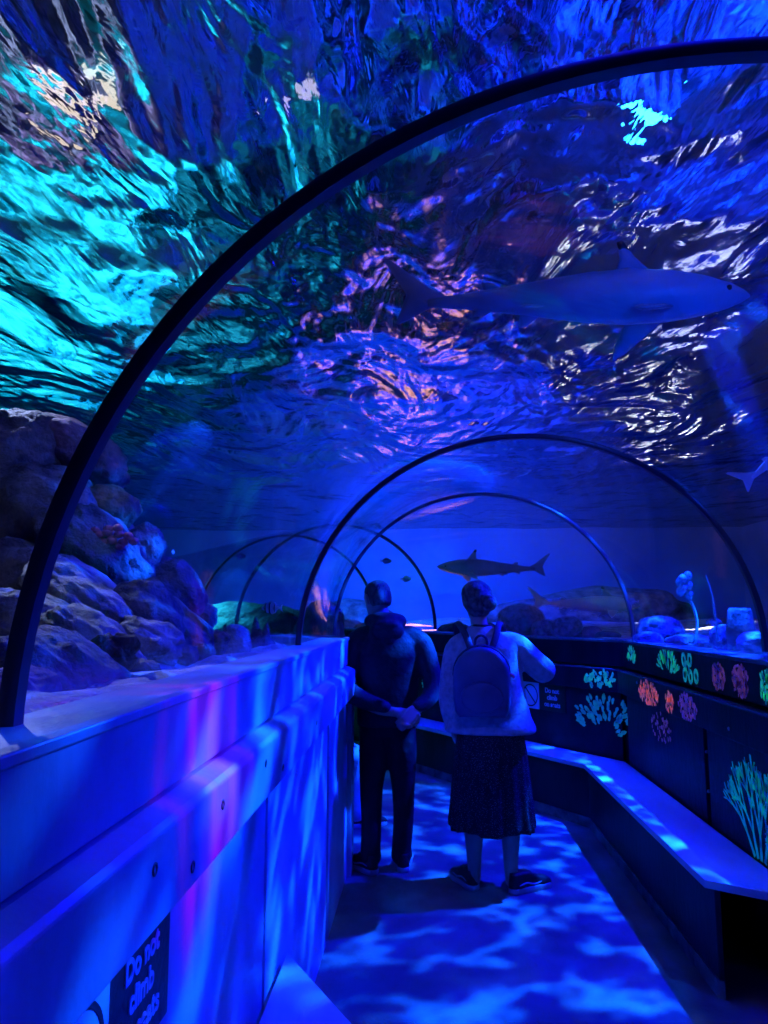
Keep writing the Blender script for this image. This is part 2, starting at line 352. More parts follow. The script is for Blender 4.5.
# floor of the walkway
m = MB(); lo = offs(LW, -.02, 1); ro = offs(RW, -.02, -1)
ys = [-1.6, 0, 1, 2, 3, 4, 4.8, 5.57, 6.5, 7.6, 8.1, 10, 12, 14]
top = [(at_line(LW, y)[0]-.05, at_line(RW, y)[0]+.05, y) for y in ys]
m.rings([[Vector((a, y, 0)), Vector((b, y, 0)), Vector((b, y, -.1)), Vector((a, y, -.1))] for a, b, y in top])
tag(m.build('floor', M['floor']), kind='structure')

# ---- left wall
wl = empty('wall_left', (-.6, 2, 0)); tag(wl, kind='structure')
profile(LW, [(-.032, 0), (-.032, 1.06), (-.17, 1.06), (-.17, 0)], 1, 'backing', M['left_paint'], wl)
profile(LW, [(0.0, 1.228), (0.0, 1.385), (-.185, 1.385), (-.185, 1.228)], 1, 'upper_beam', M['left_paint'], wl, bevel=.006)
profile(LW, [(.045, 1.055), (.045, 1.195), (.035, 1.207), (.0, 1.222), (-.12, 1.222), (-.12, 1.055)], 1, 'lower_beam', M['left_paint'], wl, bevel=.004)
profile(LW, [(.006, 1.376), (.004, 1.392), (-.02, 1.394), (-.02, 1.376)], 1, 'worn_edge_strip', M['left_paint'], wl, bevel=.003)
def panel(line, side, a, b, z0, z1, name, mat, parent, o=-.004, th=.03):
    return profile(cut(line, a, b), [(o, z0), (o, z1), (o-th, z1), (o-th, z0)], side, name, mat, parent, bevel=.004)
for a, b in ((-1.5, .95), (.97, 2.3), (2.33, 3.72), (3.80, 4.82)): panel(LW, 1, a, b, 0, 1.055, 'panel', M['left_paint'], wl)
panel(LW, 1, 4.66, 4.82, 0, 1.055, 'corner_post', M['left_paint'], wl, o=.022)
for k, (a, b) in enumerate(((4.84, 5.85), (5.87, 7.6), (7.62, 10))): panel(LW, 1, a, b, 0, 1.055, 'panel', M['left_paint'], wl)
for y, z in ((.62, 1.13), (.84, 1.09), (1.22, 1.15), (1.42, 1.09), (1.62, 1.15), (2.05, 1.15), (2.3, 1.09), (3.0, 1.12), (3.9, 1.12)):
    b = MB(); c = Vector((-.425, y, z)); rs = []
    for r, x in ((.011, -.004), (.011, .0015), (.007, .002), (.006, -.001)): rs.append([c+Vector((x, r*cos(t), r*sin(t))) for t in [2*pi*k/12 for k in range(12)]])
    b.rings(rs); b.build('bolt', M['bolt'], wl, True)

# ---- right wall
wr = empty('wall_right', (1.6, 3, 0)); tag(wr, kind='structure')
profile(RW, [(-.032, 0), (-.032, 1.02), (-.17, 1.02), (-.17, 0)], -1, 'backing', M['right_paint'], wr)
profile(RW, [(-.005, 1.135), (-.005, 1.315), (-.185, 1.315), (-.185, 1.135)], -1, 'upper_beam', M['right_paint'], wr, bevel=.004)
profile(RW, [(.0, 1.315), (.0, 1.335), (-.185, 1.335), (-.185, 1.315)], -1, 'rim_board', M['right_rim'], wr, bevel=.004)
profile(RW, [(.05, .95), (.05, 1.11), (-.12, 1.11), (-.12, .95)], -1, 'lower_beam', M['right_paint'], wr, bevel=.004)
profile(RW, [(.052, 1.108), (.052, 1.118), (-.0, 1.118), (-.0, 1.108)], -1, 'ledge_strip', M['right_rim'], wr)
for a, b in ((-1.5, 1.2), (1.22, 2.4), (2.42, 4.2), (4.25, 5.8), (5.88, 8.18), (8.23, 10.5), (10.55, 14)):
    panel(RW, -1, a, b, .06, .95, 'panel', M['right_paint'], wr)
for y, z in ((2.6, 1.0), (3.2, 1.07), (3.75, 1.0), (4.3, 1.07), (5.0, 1.0), (5.3, 1.07), (4.17, .82), (4.17, .62)):
    b = MB(); c = Vector((1.43 if z > .95 else 1.468, y, z)); rs = []
    for r, x in ((.009, .004), (.009, -.003), (.005, -.006)): rs.append([c+Vector((x, r*cos(t), r*sin(t))) for t in [2*pi*k/12 for k in range(12)]])
    b.rings(rs); b.build('bolt', M['zip'], wr, True)

# ---- benches
def bench(line, side, depth, z, name, label, trim_ends=None, poly=None):
    r = empty(name, (line[0][0], line[0][1], 0)); tag(r, label, 'bench')
    inner = offs(line, .014, side); outer = offs(line, depth, side)
    if trim_ends: outer[0] = Vector((*trim_ends[0], 0)) if trim_ends[0] else outer[0]; outer[-1] = Vector((*trim_ends[1], 0)) if trim_ends[1] else outer[-1]
    def slab(a, b, z0, z1, nm, mat, bev=.004):
        m = MB(); m.rings([[Vector((p.x, p.y, z0)), Vector((q.x, q.y, z0)), Vector((q.x, q.y, z1)), Vector((p.x, p.y, z1))] for p, q in zip(a, b)]); return m.build(nm, mat, r, bevel=bev)
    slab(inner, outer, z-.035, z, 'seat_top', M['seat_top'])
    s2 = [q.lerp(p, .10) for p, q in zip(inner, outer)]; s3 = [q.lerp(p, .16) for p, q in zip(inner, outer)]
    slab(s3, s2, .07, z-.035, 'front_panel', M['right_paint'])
    s4 = [q.lerp(p, .08) for p, q in zip(inner, outer)]
    slab(s3, s4, 0, .07, 'plinth', M['kick'])
    return r
rb = cut(RW, 3.15, 8.15)
bench(rb, -1, .335, .45, 'corner_bench', 'long dark bench along the right wall with blue-lit seat boards turning the corner', [(1.145, 3.36), None])
# the near end closing board of that bench
lb = cut(LW, .2, 2.6)
bench(lb, 1, .33, .45, 'wall_bench', 'dark bench end in front of the left wall at the bottom of the view', [None, (-.19, 2.16)])
bench(cut(LW, 5.3, 5.8), 1, .3, .45, 'short_bench', 'short bench around the inner corner under the seated person')

# ---- acrylic vault and its ribs
SPR = 1.36
def arch(c, r, ang, n=48, z0=SPR):
    nx, ny = cos(radians(ang)), sin(radians(ang))
    return [Vector((c[0]+nx*r*cos(t), c[1]+ny*r*cos(t), z0+r*.946*sin(t))) for t in [pi*k/n for k in range(n+1)]]
m = MB(); rs = []
CL2 = []
for (x0, y0, a0), (x1, y1, a1) in zip(CL, CL[1:]):
    n = max(1, int((Vector((x1-x0, y1-y0))).length/.35))
    CL2 += [(x0+(x1-x0)*k/n, y0+(y1-y0)*k/n, a0+(a1-a0)*k/n) for k in range(n)]
CL2.append(CL[-1])
for x, y, a in CL2:
    o = arch((x, y), 1.155, a); i = arch((x, y), 1.135, a); rs.append(o + i[::-1])
m.rings(rs); tag(m.build('window_1', M['acrylic'], None, True), kind='structure')
sm = bpy.data.objects['window_1'].modifiers.new('es', 'EDGE_SPLIT'); sm.split_angle = radians(50)
def rib(c, ang, label, r=1.13, wd=.017, th=.026):
    n = 64; nx, ny = cos(radians(ang)), sin(radians(ang)); t3 = Vector((-ny, nx, 0)); m = MB(); rs = []
    for k in range(n+1):
        t = pi*k/n; d = Vector((nx*cos(t), ny*cos(t), .946*sin(t))); p = Vector((c[0], c[1], SPR))
        ring = []
        for a, b in ((-.5, -.8), (-.2, -1), (.2, -1), (.5, -.8), (.5, .8), (.2, 1), (-.2, 1), (-.5, .8)):
            ring.append(p + d*(r-th/2+a*th) + t3*(b*wd))
        rs.append(ring)
    m.rings(rs); o = m.build('arch_rib', M['ring'], None, True, origin=(c[0], c[1], SPR))
    e = o.modifiers.new('es', 'EDGE_SPLIT'); e.split_angle = radians(35)
    tag(o, label, 'arch', 'black ribs holding the acrylic tunnel'); return o
rib((.51, 1.10), 0, 'nearest and largest black rib, sweeping from the left wall over the whole view')
rib((.495, 3.72), 0, 'second black rib, arching just in front of the two standing people')
rib((.45, 5.6), 10, 'third black rib, standing at the bend behind the two standing people')
rib((-.82, 7.58), 34, 'fourth black rib beyond the bend, its right side coming down between the two heads')
rib((-1.52, 8.62), 34, 'farthest thin rib, seen just left of the hooded person\'s head')

# ---- tank shell
def plane_wall(name, lo, hi, mat):
    m = MB(); m.box(lo, hi); return tag(m.build(name, mat), kind='structure')
plane_wall('wall_tank_left', (-14.3, -5, 0), (-14, 17, 6), M['tank_wall'])
plane_wall('wall_tank_right', (7, -5, 0), (7.3, 17, 6), M['tank_blue'])
plane_wall('wall_tank_back', (-14.3, 17, 0), (7.3, 17.3, 6), M['tank_blue'])
plane_wall('wall_tank_front', (-14.3, -5.3, 0), (7.3, -5, 6), M['tank_blue'])
plane_wall('ceiling', (-14.3, -5.3, 6), (7.3, 17.3, 6.2), M['dark'])
m = MB(); m.box((-.7, -1.8, 0), (1.7, -1.6, 2.6)); tag(m.build('wall_entrance', M['right_paint']), kind='structure')

def bed(x, y):
    h = 1.27 + .06*noise.noise(Vector((x*.8, y*.8, 0))) + .02*noise.noise(Vector((x*4, y*4, 3)))
    edge = min(abs(x-at_line(LW, min(max(y, -1.6), 13.9))[0]+.17), abs(x-at_line(RW, min(max(y, -1.6), 13.9))[0]-.17))
    far = max(0, min(1, (edge-.4)/3))
    h += far*.25*max(0, noise.noise(Vector((x*.35, y*.35, 7)))+.2)
    if x < 0 and y < 6: h += .075*math.exp(-((edge-.28)/.30)**2) + .05*noise.noise(Vector((x*6, y*6, 9))) + .03*noise.noise(Vector((x*14, y*14, 2)))
    if x < -6: h += (-6-x)*.05
    return h
m = MB()
ysb = [-5 + 22*k/110 for k in range(111)]
for side in (0, 1):
    rs = []
    for y in ysb:
        yy = min(max(y, -1.6), 13.9)
        if side == 0: a, b = -14.0, (at_line(LW, yy)[0] - .16 if y >= -1.6 else .5)
        else: a, b = (at_line(RW, yy)[0] + .16 if y >= -1.6 else .5), 7.0
        if y > 14:
            mid = (at_line(LW, 13.9)[0]+at_line(RW, 13.9)[0])/2
            if side == 0: b = mid
            else: a = mid
        n = 70 if side == 0 else 50
        row = []
        for k in range(n+1):
            t = k/n; t = 1-(1-t)**1.8 if side == 0 else t**1.8
            x = a+(b-a)*t; row.append(Vector((x, y, bed(x, y))))
        rs.append(row)
    m.rings(rs, cap=False, closed=False)
tag(m.build('seabed', M['sand'], None, True), kind='structure')

WZ = 3.4
m = MB(); rs = []
for j in range(261):
    y = -5 + 22*j/260; row = []
    for i in range(221):
        x = -14 + 21*i/220
        row.append(Vector((x, y, WZ + .03*noise.noise(Vector((x*.7, y*1.1, 1))) + .012*noise.noise(Vector((x*2, y*3, 5))))))
    rs.append(row)
m.rings(rs, cap=False, closed=False)
tag(m.build('water_surface', M['water'], None, True), kind='structure')

# lamps above the water, seen broken up through the waves
def lamp(p, r, c, s, label, tilt=(0, 0, 0)):
    e = empty('tank_lamp', p); tag(e, label, 'lamp', 'lamps above the tank')
    h = MB(); q = Vector(p)
    h.rings([[q+Vector((rr*cos(t), rr*sin(t), z)) for t in [2*pi*k/20 for k in range(20)]] for rr, z in ((r*1.15, -.02), (r*1.15, .16), (r*.6, .25), (.05, .28), (.05, 6-q.z))])
    h.build('lamp_housing', M['lamp_case'], e, True)
    g = MB(); g.rings([[q+Vector((rr*cos(t), rr*sin(t), z)) for t in [2*pi*k/20 for k in range(20)]] for rr, z in ((r, -.021), (r, -.03), (r*.7, -.05))])
    g.build('lens', emat('lamp_glow', c, s), e, True)
def above(px, py, z):
    d = CR @ Vector(((px-384)/FPX, (512-py)/FPX, -1)); return EYE + d*((z-EYE.z)/d.z)
lamp(above(658, 195, 4.3), .17, (.02, .5, 1), 40, 'cyan lamp glaring through the water at the upper right, behind the nearest rib')
lamp(above(60, 190, 4.2), .16, (1, .8, .6), 3, 'warm lamp above the water in the upper left corner')
lamp(above(290, 160, 4.2), .10, (.7, .6, .9), 2.5, 'pale violet lamp above the water near the top centre')
# ------------------------------------------------------------------ rocks
def boulder(c, r, rot, mat, label, name='boulder', seed=0, rough=.22, ridge=0, sub=5, group=None, flat=0):
    bm = bmesh.new(); bmesh.ops.create_icosphere(bm, subdivisions=sub, radius=1)
    R = Euler(rot).to_matrix(); so = Vector((seed*3.7, seed*1.3, seed*5.1))
    for v in bm.verts:
        p = v.co.copy()
        q = Vector([math.copysign(abs(a)**.8, a) for a in p]); q = q.lerp(p, .4)
        n = noise.noise(p*1.1+so)*1.0 + noise.noise(p*2.6+so)*.5 + noise.noise(p*6+so)*.2 + noise.noise(p*14+so)*.08
        if ridge: n -= ridge*abs(noise.noise(Vector((p.x*1.2, p.y*3.4, p.z*3.4))+so))
        q = q*(1+rough*n)
        v.co = R @ Vector((q.x*r[0], q.y*r[1], q.z*r[2]))
    me = bpy.data.meshes.new(name); bm.to_mesh(me); bm.free(); me.materials.append(M[mat])
    for p in me.polygons: p.use_smooth = True
    o = bpy.data.objects.new(name, me); COL.objects.link(o); o.location = c
    tag(o, label, 'sponge' if name == 'sea_sponge' else 'coral' if 'coral' in name else 'rock', group); return o
def rk(px, py, Y, wpx, hpx, ang, mat, label, name='boulder', depth=None, **k):
    s = Y/FPX; c = P(px, py, Y); d = depth or max(wpx, hpx)*.5*s*.9
    return boulder(c, (wpx*s*.5, d, hpx*s*.5), (0, radians(ang), 0), mat, label, name, **k)
RKS = [
 (12, 470, 3.7, 90, 130, 20, 'rock', 'dark rounded rock at the very top of the pile, cut by the left edge', dict(ridge=.5)),
 (82, 452, 3.9, 110, 52, 32, 'rock_pink', 'mauve sloping rock at the top of the pile behind the nearest rib', {}),
 (45, 520, 3.6, 130, 110, 30, 'rock', 'broad shaded rock filling the upper left of the pile, left of the nearest rib', dict(ridge=.4)),
 (20, 575, 3.3, 90, 70, 10, 'rock', 'dark rock in the hollow at the left edge halfway up the pile', {}),
 (108, 508, 3.7, 66, 46, 12, 'rock_brown', 'ochre-topped rock jutting out at the right of the rib, with pink coral below it', {}),
 (98, 555, 3.5, 130, 74, 42, 'rock', 'long grey rock sloping down to the right behind the nearest rib', dict(ridge=.7)),
 (139, 556, 3.75, 44, 62, 30, 'rock', 'smooth rock with a pale crest beside the pink coral', {}),
 (174, 592, 3.9, 52, 80, -30, 'rock', 'dark egg-shaped rock standing at the right shoulder of the pile', {}),
 (85, 598, 3.1, 130, 50, 33, 'rock_pale', 'pale ridged slab lying across the middle of the pile', dict(ridge=.9)),
 (140, 622, 3.2, 80, 80, 40, 'rock', 'shaded rock between the ridged slab and the long lower boulder', {}),
 (30, 625, 2.7, 110, 66, 22, 'rock_pale', 'pale weathered slab catching the light at the left edge', dict(ridge=.7)),
 (88, 650, 2.6, 120, 70, 38, 'rock_pale', 'crusted sloping boulder above the olive sponge', dict(ridge=.8)),
 (52, 690, 2.2, 150, 110, 38, 'rock', 'largest smooth boulder low in the pile, running down behind the wall', dict(ridge=.3)),
 (12, 715, 1.9, 90, 95, 20, 'rock_pink', 'lilac crusted rock low at the left, half behind the nearest rib', {}),
 (176, 628, 3.5, 92, 42, 38, 'rock', 'long boulder with a dark face at the lower right of the pile', dict(ridge=.3)),
 (198, 617, 4.0, 34, 34, 0, 'rock', 'small round grey rock behind the long lower boulder', {}),
 (180, 657, 3.1, 36, 26, -8, 'rock', 'squarish small block on the pale crust near the wall top', dict(rough=.12)),
 (140, 672, 2.6, 36, 26, 5, 'rock_brown', 'small brownish stone just right of the olive sponge', {}),
 (203, 652, 3.4, 22, 18, 0, 'rock', 'little dark pebble right of the squarish block', {}),
 (215, 643, 3.7, 28, 26, 0, 'rock_brown', 'speckled brown stone beside the pale round one', {}),
 (235, 644, 3.9, 32, 38, 0, 'rock_pale', 'pale round stone standing last in the row along the wall', dict(rough=.12)),
 (262, 648, 4.3, 26, 24, 0, 'rock', 'dark low stone right of the pale round one', {}),
 (150, 640, 3.0, 70, 40, 20, 'rock_pale', 'bright crusted rubble above the small brownish stone', dict(rough=.35)),
]
for i, (px, py, Y, wp, hp, an, mt, lab, kw) in enumerate(RKS):
    rk(px, py, Y, wp, hp, an, mt, lab, seed=i+1, **kw)
# the inside of the pile, seen between its stones
boulder((-2.45, 3.9, 1.35), (1.15, .55, .95), (0, .62, 0), 'rock', 'great shaded rock at the core of the pile, showing between the front stones', seed=40, ridge=.5)
boulder((-1.45, 2.6, 1.22), (.85, .6, .18), (0, .2, -.9), 'rock_pale', 'low pale crusted shelf at the foot of the pile along the wall', seed=41, rough=.3)
def jag(px, py, Y):
    c = P(px, py, Y); m = MB()
    for dx, h, r in ((-.045, .10, .03), (0, .15, .03), (.05, .12, .028), (.02, .09, .035)):
        m.tube([c+Vector((dx, 0, -.08)), c+Vector((dx*1.1, .01, h*.4)), c+Vector((dx*1.3, 0, h))], [r*1.3, r, r*.25], 8)
    return m.build('tube_coral', M['rock'], None, True, origin=c)
tag(jag(255, 646, 4.2), 'dark spiky tube coral at the right end of the stones along the left wall', 'coral')
# olive sponge, pink coral
c = P(113, 658, 2.4); o = boulder(c, (.068, .06, .075), (0, .5, 0), 'sponge', 'olive green sponge with pale mouth wedged between the boulders', 'sea_sponge', seed=31, rough=.5)
m = MB(); 
for k in range(14):
    a = k*2.4; r = .006*sqrt(k)*2.2; m.ell(P(114, 537, 3.35)+Vector((r*cos(a)*2.2, -.02-.004*(k % 3), r*sin(a)*1.0-.012*cos(a))), (.024, .022, .018), nu=10, nv=6)
tag(m.build('soft_coral', M['coral_pink'], None, True, origin=P(114, 537, 3.35)), 'pink knobbly soft coral on the sloping grey rock', 'coral')

# ------------------------------------------------------------------ corals and stones beyond the right wall
def brain(c, r, mat, label, n=0, name='brain_coral', zs=.8):
    return boulder(c, (r, r, r*zs), (0, 0, n), mat, label, name, seed=50+n, rough=.10, ridge=.9)
def onbed(px, py, Y, wp, label, mat='coral_blue', n=0, zs=.8, name='brain_coral'):
    c = P(px, py, Y); return brain(c, wp*.5*Y/FPX, mat, label, n, name, zs)
onbed(522, 622, 8.9, 44, 'large domed coral right behind the backpack wearer\'s shoulder', n=1)
onbed(545, 630, 8.6, 26, 'knobbly coral right of the large dome behind the backpack wearer', n=2)
onbed(567, 629, 8.3, 32, 'low ribbed coral mound in the middle of the far row', n=3)
onbed(592, 634, 7.9, 20, 'small pinkish coral stone on the far rim near the third rib', 'rock_pink', n=4)
onbed(608, 637, 7.5, 24, 'flat dark stone just left of the foot of the third rib', 'rock', n=5, zs=.5)
onbed(484, 634, 9.3, 30, 'low coral stone seen between the two people\'s shoulders', n=6)
onbed(455, 634, 9.6, 36, 'dim coral boulder left of the backpack wearer\'s shoulder', 'rock', n=7, zs=.6)
onbed(660, 632, 5.9, 44, 'blue lumpy coral mound right of the third rib\'s foot', n=8, zs=.75)
onbed(648, 642, 5.6, 30, 'small lumpy coral in front of the blue mound', 'rock', n=9, zs=.7)
onbed(690, 644, 5.5, 46, 'long low rubble stone along the right rim', 'rock', n=10, zs=.4)
onbed(722, 638, 5.1, 24, 'round ball coral left of the barrel sponge', n=11, zs=1.1)
onbed(758, 644, 4.6, 40, 'pale rubble stone at the foot of the second rib', n=12, zs=.6)
onbed(637, 646, 6.2, 14, 'tiny pink stone at the foot of the third rib', 'coral_pink', n=13)
for k, (px, py, Y, wp, lab) in enumerate(((345, 634, 10.9, 40, 'violet coral bank seen left of the hooded person\'s head'), (366, 632, 10.6, 26, 'little violet coral touching the hooded person\'s head outline'))):
    onbed(px, py, Y, wp, lab, 'rock_pink', n=14+k, zs=.7)
m = MB(); c = P(741, 632, 4.9)
m.rings([[c+Vector((r*cos(t)*(1+.06*cos(5*t)), r*sin(t)*(1+.06*cos(5*t)), z)) for t in [2*pi*k/24 for k in range(24)]] for r, z in ((.075, -.16), (.085, 0), (.07, .13), (.06, .15), (.045, .13), (.04, -.02))])
tag(m.build('barrel_sponge', M['rock'], None, True, origin=c), 'dark upright barrel sponge just left of the second rib\'s foot', 'sponge')
def whip(pts, r, name, label, bulb=0):
    m = MB(); m.tube(pts, [r*1.3, r, r*.8, r*.5], 8)
    if bulb:
        q = Vector(pts[-1])
        for k in range(7): m.ell(q+Vector((.03*cos(k*2.1), .03*sin(k*2.1), .02*k-.03)), (.028, .028, .032), nu=8, nv=6)
    return tag(m.build(name, M['weed'], None, True, origin=pts[0]), label, 'coral')
whip([P(695, 642, 5.0), P(697, 622, 5.0), P(692, 604, 5.0), P(684, 590, 5.0)], .010, 'stalked_coral', 'thin stalked coral with a knobbly head right of the blue mound', 1)
whip([P(718, 640, 4.9), P(715, 615, 4.9), P(712, 595, 4.9), P(706, 576, 4.9)], .008, 'sea_whip', 'tall thin sea whip rising between the stalked coral and the second rib')
for k, (px, py, Y, w_, d_, h_, lab) in enumerate((
    (585, 612, 15.2, 4.2, 1.0, .72, 'long dark rock ridge across the far end of the tank'),
    (360, 618, 15.6, 1.6, .6, .50, 'dark low far hump of rock left of the hooded person\'s head'),
    (255, 640, 8.5, 1.4, .5, .40, 'teal-lit low rock bank on the far sand left of the second rib'),
    (322, 632, 7.7, .5, .3, .38, 'lit grey rock seen through the second rib at the left'))):
    c = P(px, py, Y); c.z = 1.25
    boulder(c, (w_*.5, d_, h_), (0, 0, 0), 'rock', lab, 'reef_ridge', seed=70+k, rough=.25)

# ------------------------------------------------------------------ fish
def fish_body(m, c, L, prof, yaw=0, pitch=0, bend=0, zc=None):
    """prof: (t 0..1 nose to tail, half height, half width)"""
    Rm = Euler((0, pitch, yaw)).to_matrix(); rs = []
    for t, h, w_ in prof:
        x = (0.5-t)*L; y = bend*(t**2)*L; ring = []
        for k in range(16):
            a = 2*pi*k/16; ring.append(Vector(c)+Rm @ Vector((x, y+w_*L*cos(a), h*L*sin(a))))
        rs.append(ring)
    m.rings(rs); return Rm
def fin(m, c, Rm, pts, L, th=.012, axis='y', bend=0):
    """pts: closed outline (x, z) in body units, tapered to a sharp rim"""
    n = len(pts); cx = sum(p[0] for p in pts)/n; cz = sum(p[1] for p in pts)/n; b = len(m.v)
    def w3(x, z, o):
        yy = bend*((.5-x)**2)
        v = Vector((x*L, o*L+yy*L, z*L)) if axis == 'y' else Vector((x*L, z*L, o*L))
        return Vector(c)+Rm @ v
    for o in (-1, 1):
        for p in pts: m.vert(w3(p[0], p[1], o*th*.12))
        for p in pts: m.vert(w3(cx+(p[0]-cx)*.55, cz+(p[1]-cz)*.55, o*th))
    for s_, o0 in ((0, 0), (1, 2*n)):
        for i in range(n):
            j = (i+1) % n; m.face((b+o0+i, b+o0+j, b+o0+n+j, b+o0+n+i))
        m.face([b+o0+n+i for i in range(n)])
    for i in range(n):
        j = (i+1) % n; m.face((b+i, b+j, b+2*n+j, b+2*n+i))
SHARK = [(0, .004, .004), (.02, .018, .022), (.06, .036, .045), (.13, .057, .066), (.22, .074, .075), (.34, .082, .074), (.46, .074, .064), (.58, .057, .048), (.70, .040, .033), (.80, .027, .022), (.88, .019, .014), (.93, .014, .009)]
def shark(c, L, yaw, pitch, label, tipm='tip', bend=.0, roll=0, name='reef_shark', belly=False):
    m = MB(); c = Vector(c); Rm = fish_body(m, c, L, SHARK, yaw, pitch, bend)
    def X(t): return .5-t
    fin(m, c, Rm, [(X(.93), .0), (X(.86), .012), (X(.93), .05), (X(1.06), .15), (X(1.08), .15), (X(1.0), .03), (X(1.03), -.06), (X(1.02), -.065), (X(.93), -.02), (X(.88), -.01)], L, .006, bend=bend)
    fin(m, c, Rm, [(X(.70), .03), (X(.73), .055), (X(.77), .06), (X(.76), .026)], L, .005, bend=bend)
    fin(m, c, Rm, [(X(.72), -.03), (X(.76), -.05), (X(.79), -.05), (X(.78), -.022)], L, .005, bend=bend)
    for s_ in (-1, 1):
        Rp = Rm @ Euler((radians(-24)*s_, 0, 0)).to_matrix()
        fin(m, c+Rm @ Vector((0, 0, -.03*L)), Rp, [(X(.22), s_*.05), (X(.31), s_*.20), (X(.345), s_*.24), (X(.35), s_*.17), (X(.33), s_*.04)], L, .007, 'z')
        fin(m, c+Rm @ Vector((0, 0, -.03*L)), Rp, [(X(.58), s_*.03), (X(.63), s_*.09), (X(.65), s_*.09), (X(.65), s_*.02)], L, .005, 'z')
    o = m.build(name, M['belly'] if belly else M['shark'], None, True, origin=c)
    d = MB(); fin(d, c, Rm, [(X(.26), .062), (X(.32), .12), (X(.355), .165), (X(.37), .16), (X(.365), .11), (X(.38), .066)], L, .007)
    d.build('dorsal_fin', M['shark'], o, True)
    d = MB(); fin(d, c, Rm, [(X(.335), .139), (X(.355), .172), (X(.375), .166), (X(.366), .139)], L, .0075)
    d.build('fin_tip', M[tipm], o, True)
    for s_ in (-1, 1):
        e = MB(); e.ell(c+Rm @ Vector((.43*L, s_*.047*L, .005*L)), (.008*L,)*3, nu=8, nv=6); e.build('eye', M['tip'], o, True)
    tag(o, label, 'shark'); return o
shark(P(572, 296, 3.35), 1.55, radians(-4), radians(3), 'big blue-grey shark with a black-tipped fin gliding over the tunnel roof', bend=.06)
shark(P(490, 568, 9.6), 1.35, radians(188), radians(-1), 'dark shark swimming far off above the backpack wearer\'s head')
shark(P(588, 604, 11.0), 1.5, radians(4), radians(1), 'pale distant shark low over the far rocks right of the backpack wearer', belly=True)
shark(P(790, 445, 3.6), .62, radians(12), radians(-38), 'pale shark tail end entering at the right edge of the view', belly=True, tipm='belly')
SML = [(0, .01, .01), (.08, .08, .05), (.25, .19, .08), (.45, .21, .08), (.65, .14, .05), (.8, .06, .025), (.86, .05, .015)]
def small_fish(px, py, Y, L, yaw, label, name='reef_fish', mat='fish', stripes=False):
    c = P(px, py, Y); m = MB(); Rm = fish_body(m, c, L, SML, yaw, 0)
    fin(m, c, Rm, [(-.36, .03), (-.50, .16), (-.46, 0), (-.50, -.16), (-.36, -.03)], L, .012)
    fin(m, c, Rm, [(.22, .16), (.1, .27), (-.15, .24), (-.24, .12)], L, .01); fin(m, c, Rm, [(.1, -.16), (0, -.26), (-.18, -.2), (-.22, -.1)], L, .01)
    o = m.build(name, M[mat], None, True, origin=c)
    e = MB()
    for s_ in (-1, 1): e.ell(c+Rm @ Vector((.36*L, s_*.055*L, .04*L)), (.02*L,)*3, nu=8, nv=5)
    e.build('eyes', M['tip'], o, True)
    if stripes:
        for t in (.22, .42, .62):
            h = [q for q in SML if q[0] >= t-.08][0]; sb = MB(); rs = []
            for dt in (-.03, .03):
                x = (.5-t-dt)*L; rs.append([c+Rm @ Vector((x, h[2]*L*1.12*cos(a), h[1]*L*1.08*sin(a))) for a in [2*pi*k/16 for k in range(16)]])
            sb.rings(rs); sb.build('stripe', M['tip'], o, True)
    return tag(o, label, 'fish')
small_fish(272, 608, 5.2, .17, radians(160), 'striped fish hovering beyond the left wall, right of the stones', 'striped_fish', 'belly', True)
small_fish(173, 552, 4.6, .06, radians(90), 'tiny pale fish beside the pile of rocks on the left', mat='belly')
small_fish(386, 561, 8.5, .14, radians(20), 'tiny dark fish just above the hooded person\'s head')
small_fish(406, 579, 8.5, .15, radians(-30), 'small dark fish to the right of the hooded person\'s head')
small_fish(240, 556, 6.0, .10, radians(30), 'small dark fish in the teal water left of the second rib')
small_fish(714, 622, 4.9, .11, radians(10), 'small fish in front of the sea whip on the right')
small_fish(632, 602, 6.5, .12, radians(150), 'small dim fish right of the third rib')
small_fish(333, 611, 6.2, .16, radians(170), 'small dark fish between the second and third ribs on the left')

# ------------------------------------------------------------------ glowing coral paintings on the right wall
def wall_frame(line, y, z, o):
    """point on the wall face and the direction along it (away from the viewer)"""
    for i, (p, q) in enumerate(zip(line, line[1:])):
        if p[1] <= y <= q[1]:
            d = Vector((q[0]-p[0], q[1]-p[1], 0)).normalized(); n = Vector((-d.y, d.x, 0))
            x, yy = at_line(line, y); return Vector((x, yy, z))+n*o, d, n
def blob2d(u, v, a, b, rot=0, n=14, wob=.15, seed=0):
    out = []
    for k in range(n):
        t = 2*pi*k/n; r = 1+wob*sin(3*t+seed)+wob*.6*sin(5*t+2*seed); x, y = a*r*cos(t), b*r*sin(t)
        out.append((u+x*cos(rot)-y*sin(rot), v+x*sin(rot)+y*cos(rot)))
    return out
def ring2d(u, v, r0, r1, n=14): return [(u+r0*cos(2*pi*k/n), v+r0*sin(2*pi*k/n)*1.2) for k in range(n)], [(u+r1*cos(2*pi*k/n), v+r1*sin(2*pi*k/n)*1.2) for k in range(n)]
def painting(y, z, o, polys, mat, label, rings_=()):
    c, d, n = wall_frame(RW, y, z, o); m = MB()
    def W(u, v): return c + d*u + Vector((0, 0, v))
    for pl in polys: m.prism([W(u, v) for u, v in pl], n*.002)
    for a, b_ in rings_:
        k = len(a); b0 = len(m.v)
        for off in (0, .002):
            for pl in (a, b_):
                for u, v in pl: m.vert(W(u, v)+n*off)
        for i in range(k):
            j = (i+1) % k
            m.face((b0+2*k+i, b0+2*k+j, b0+3*k+j, b0+3*k+i)); m.face((b0+i, b0+j, b0+2*k+j, b0+2*k+i)); m.face((b0+k+i, b0+k+j, b0+3*k+j, b0+3*k+i))
    o = m.build('painted_coral', M[mat], wr); o['label'] = label; return o
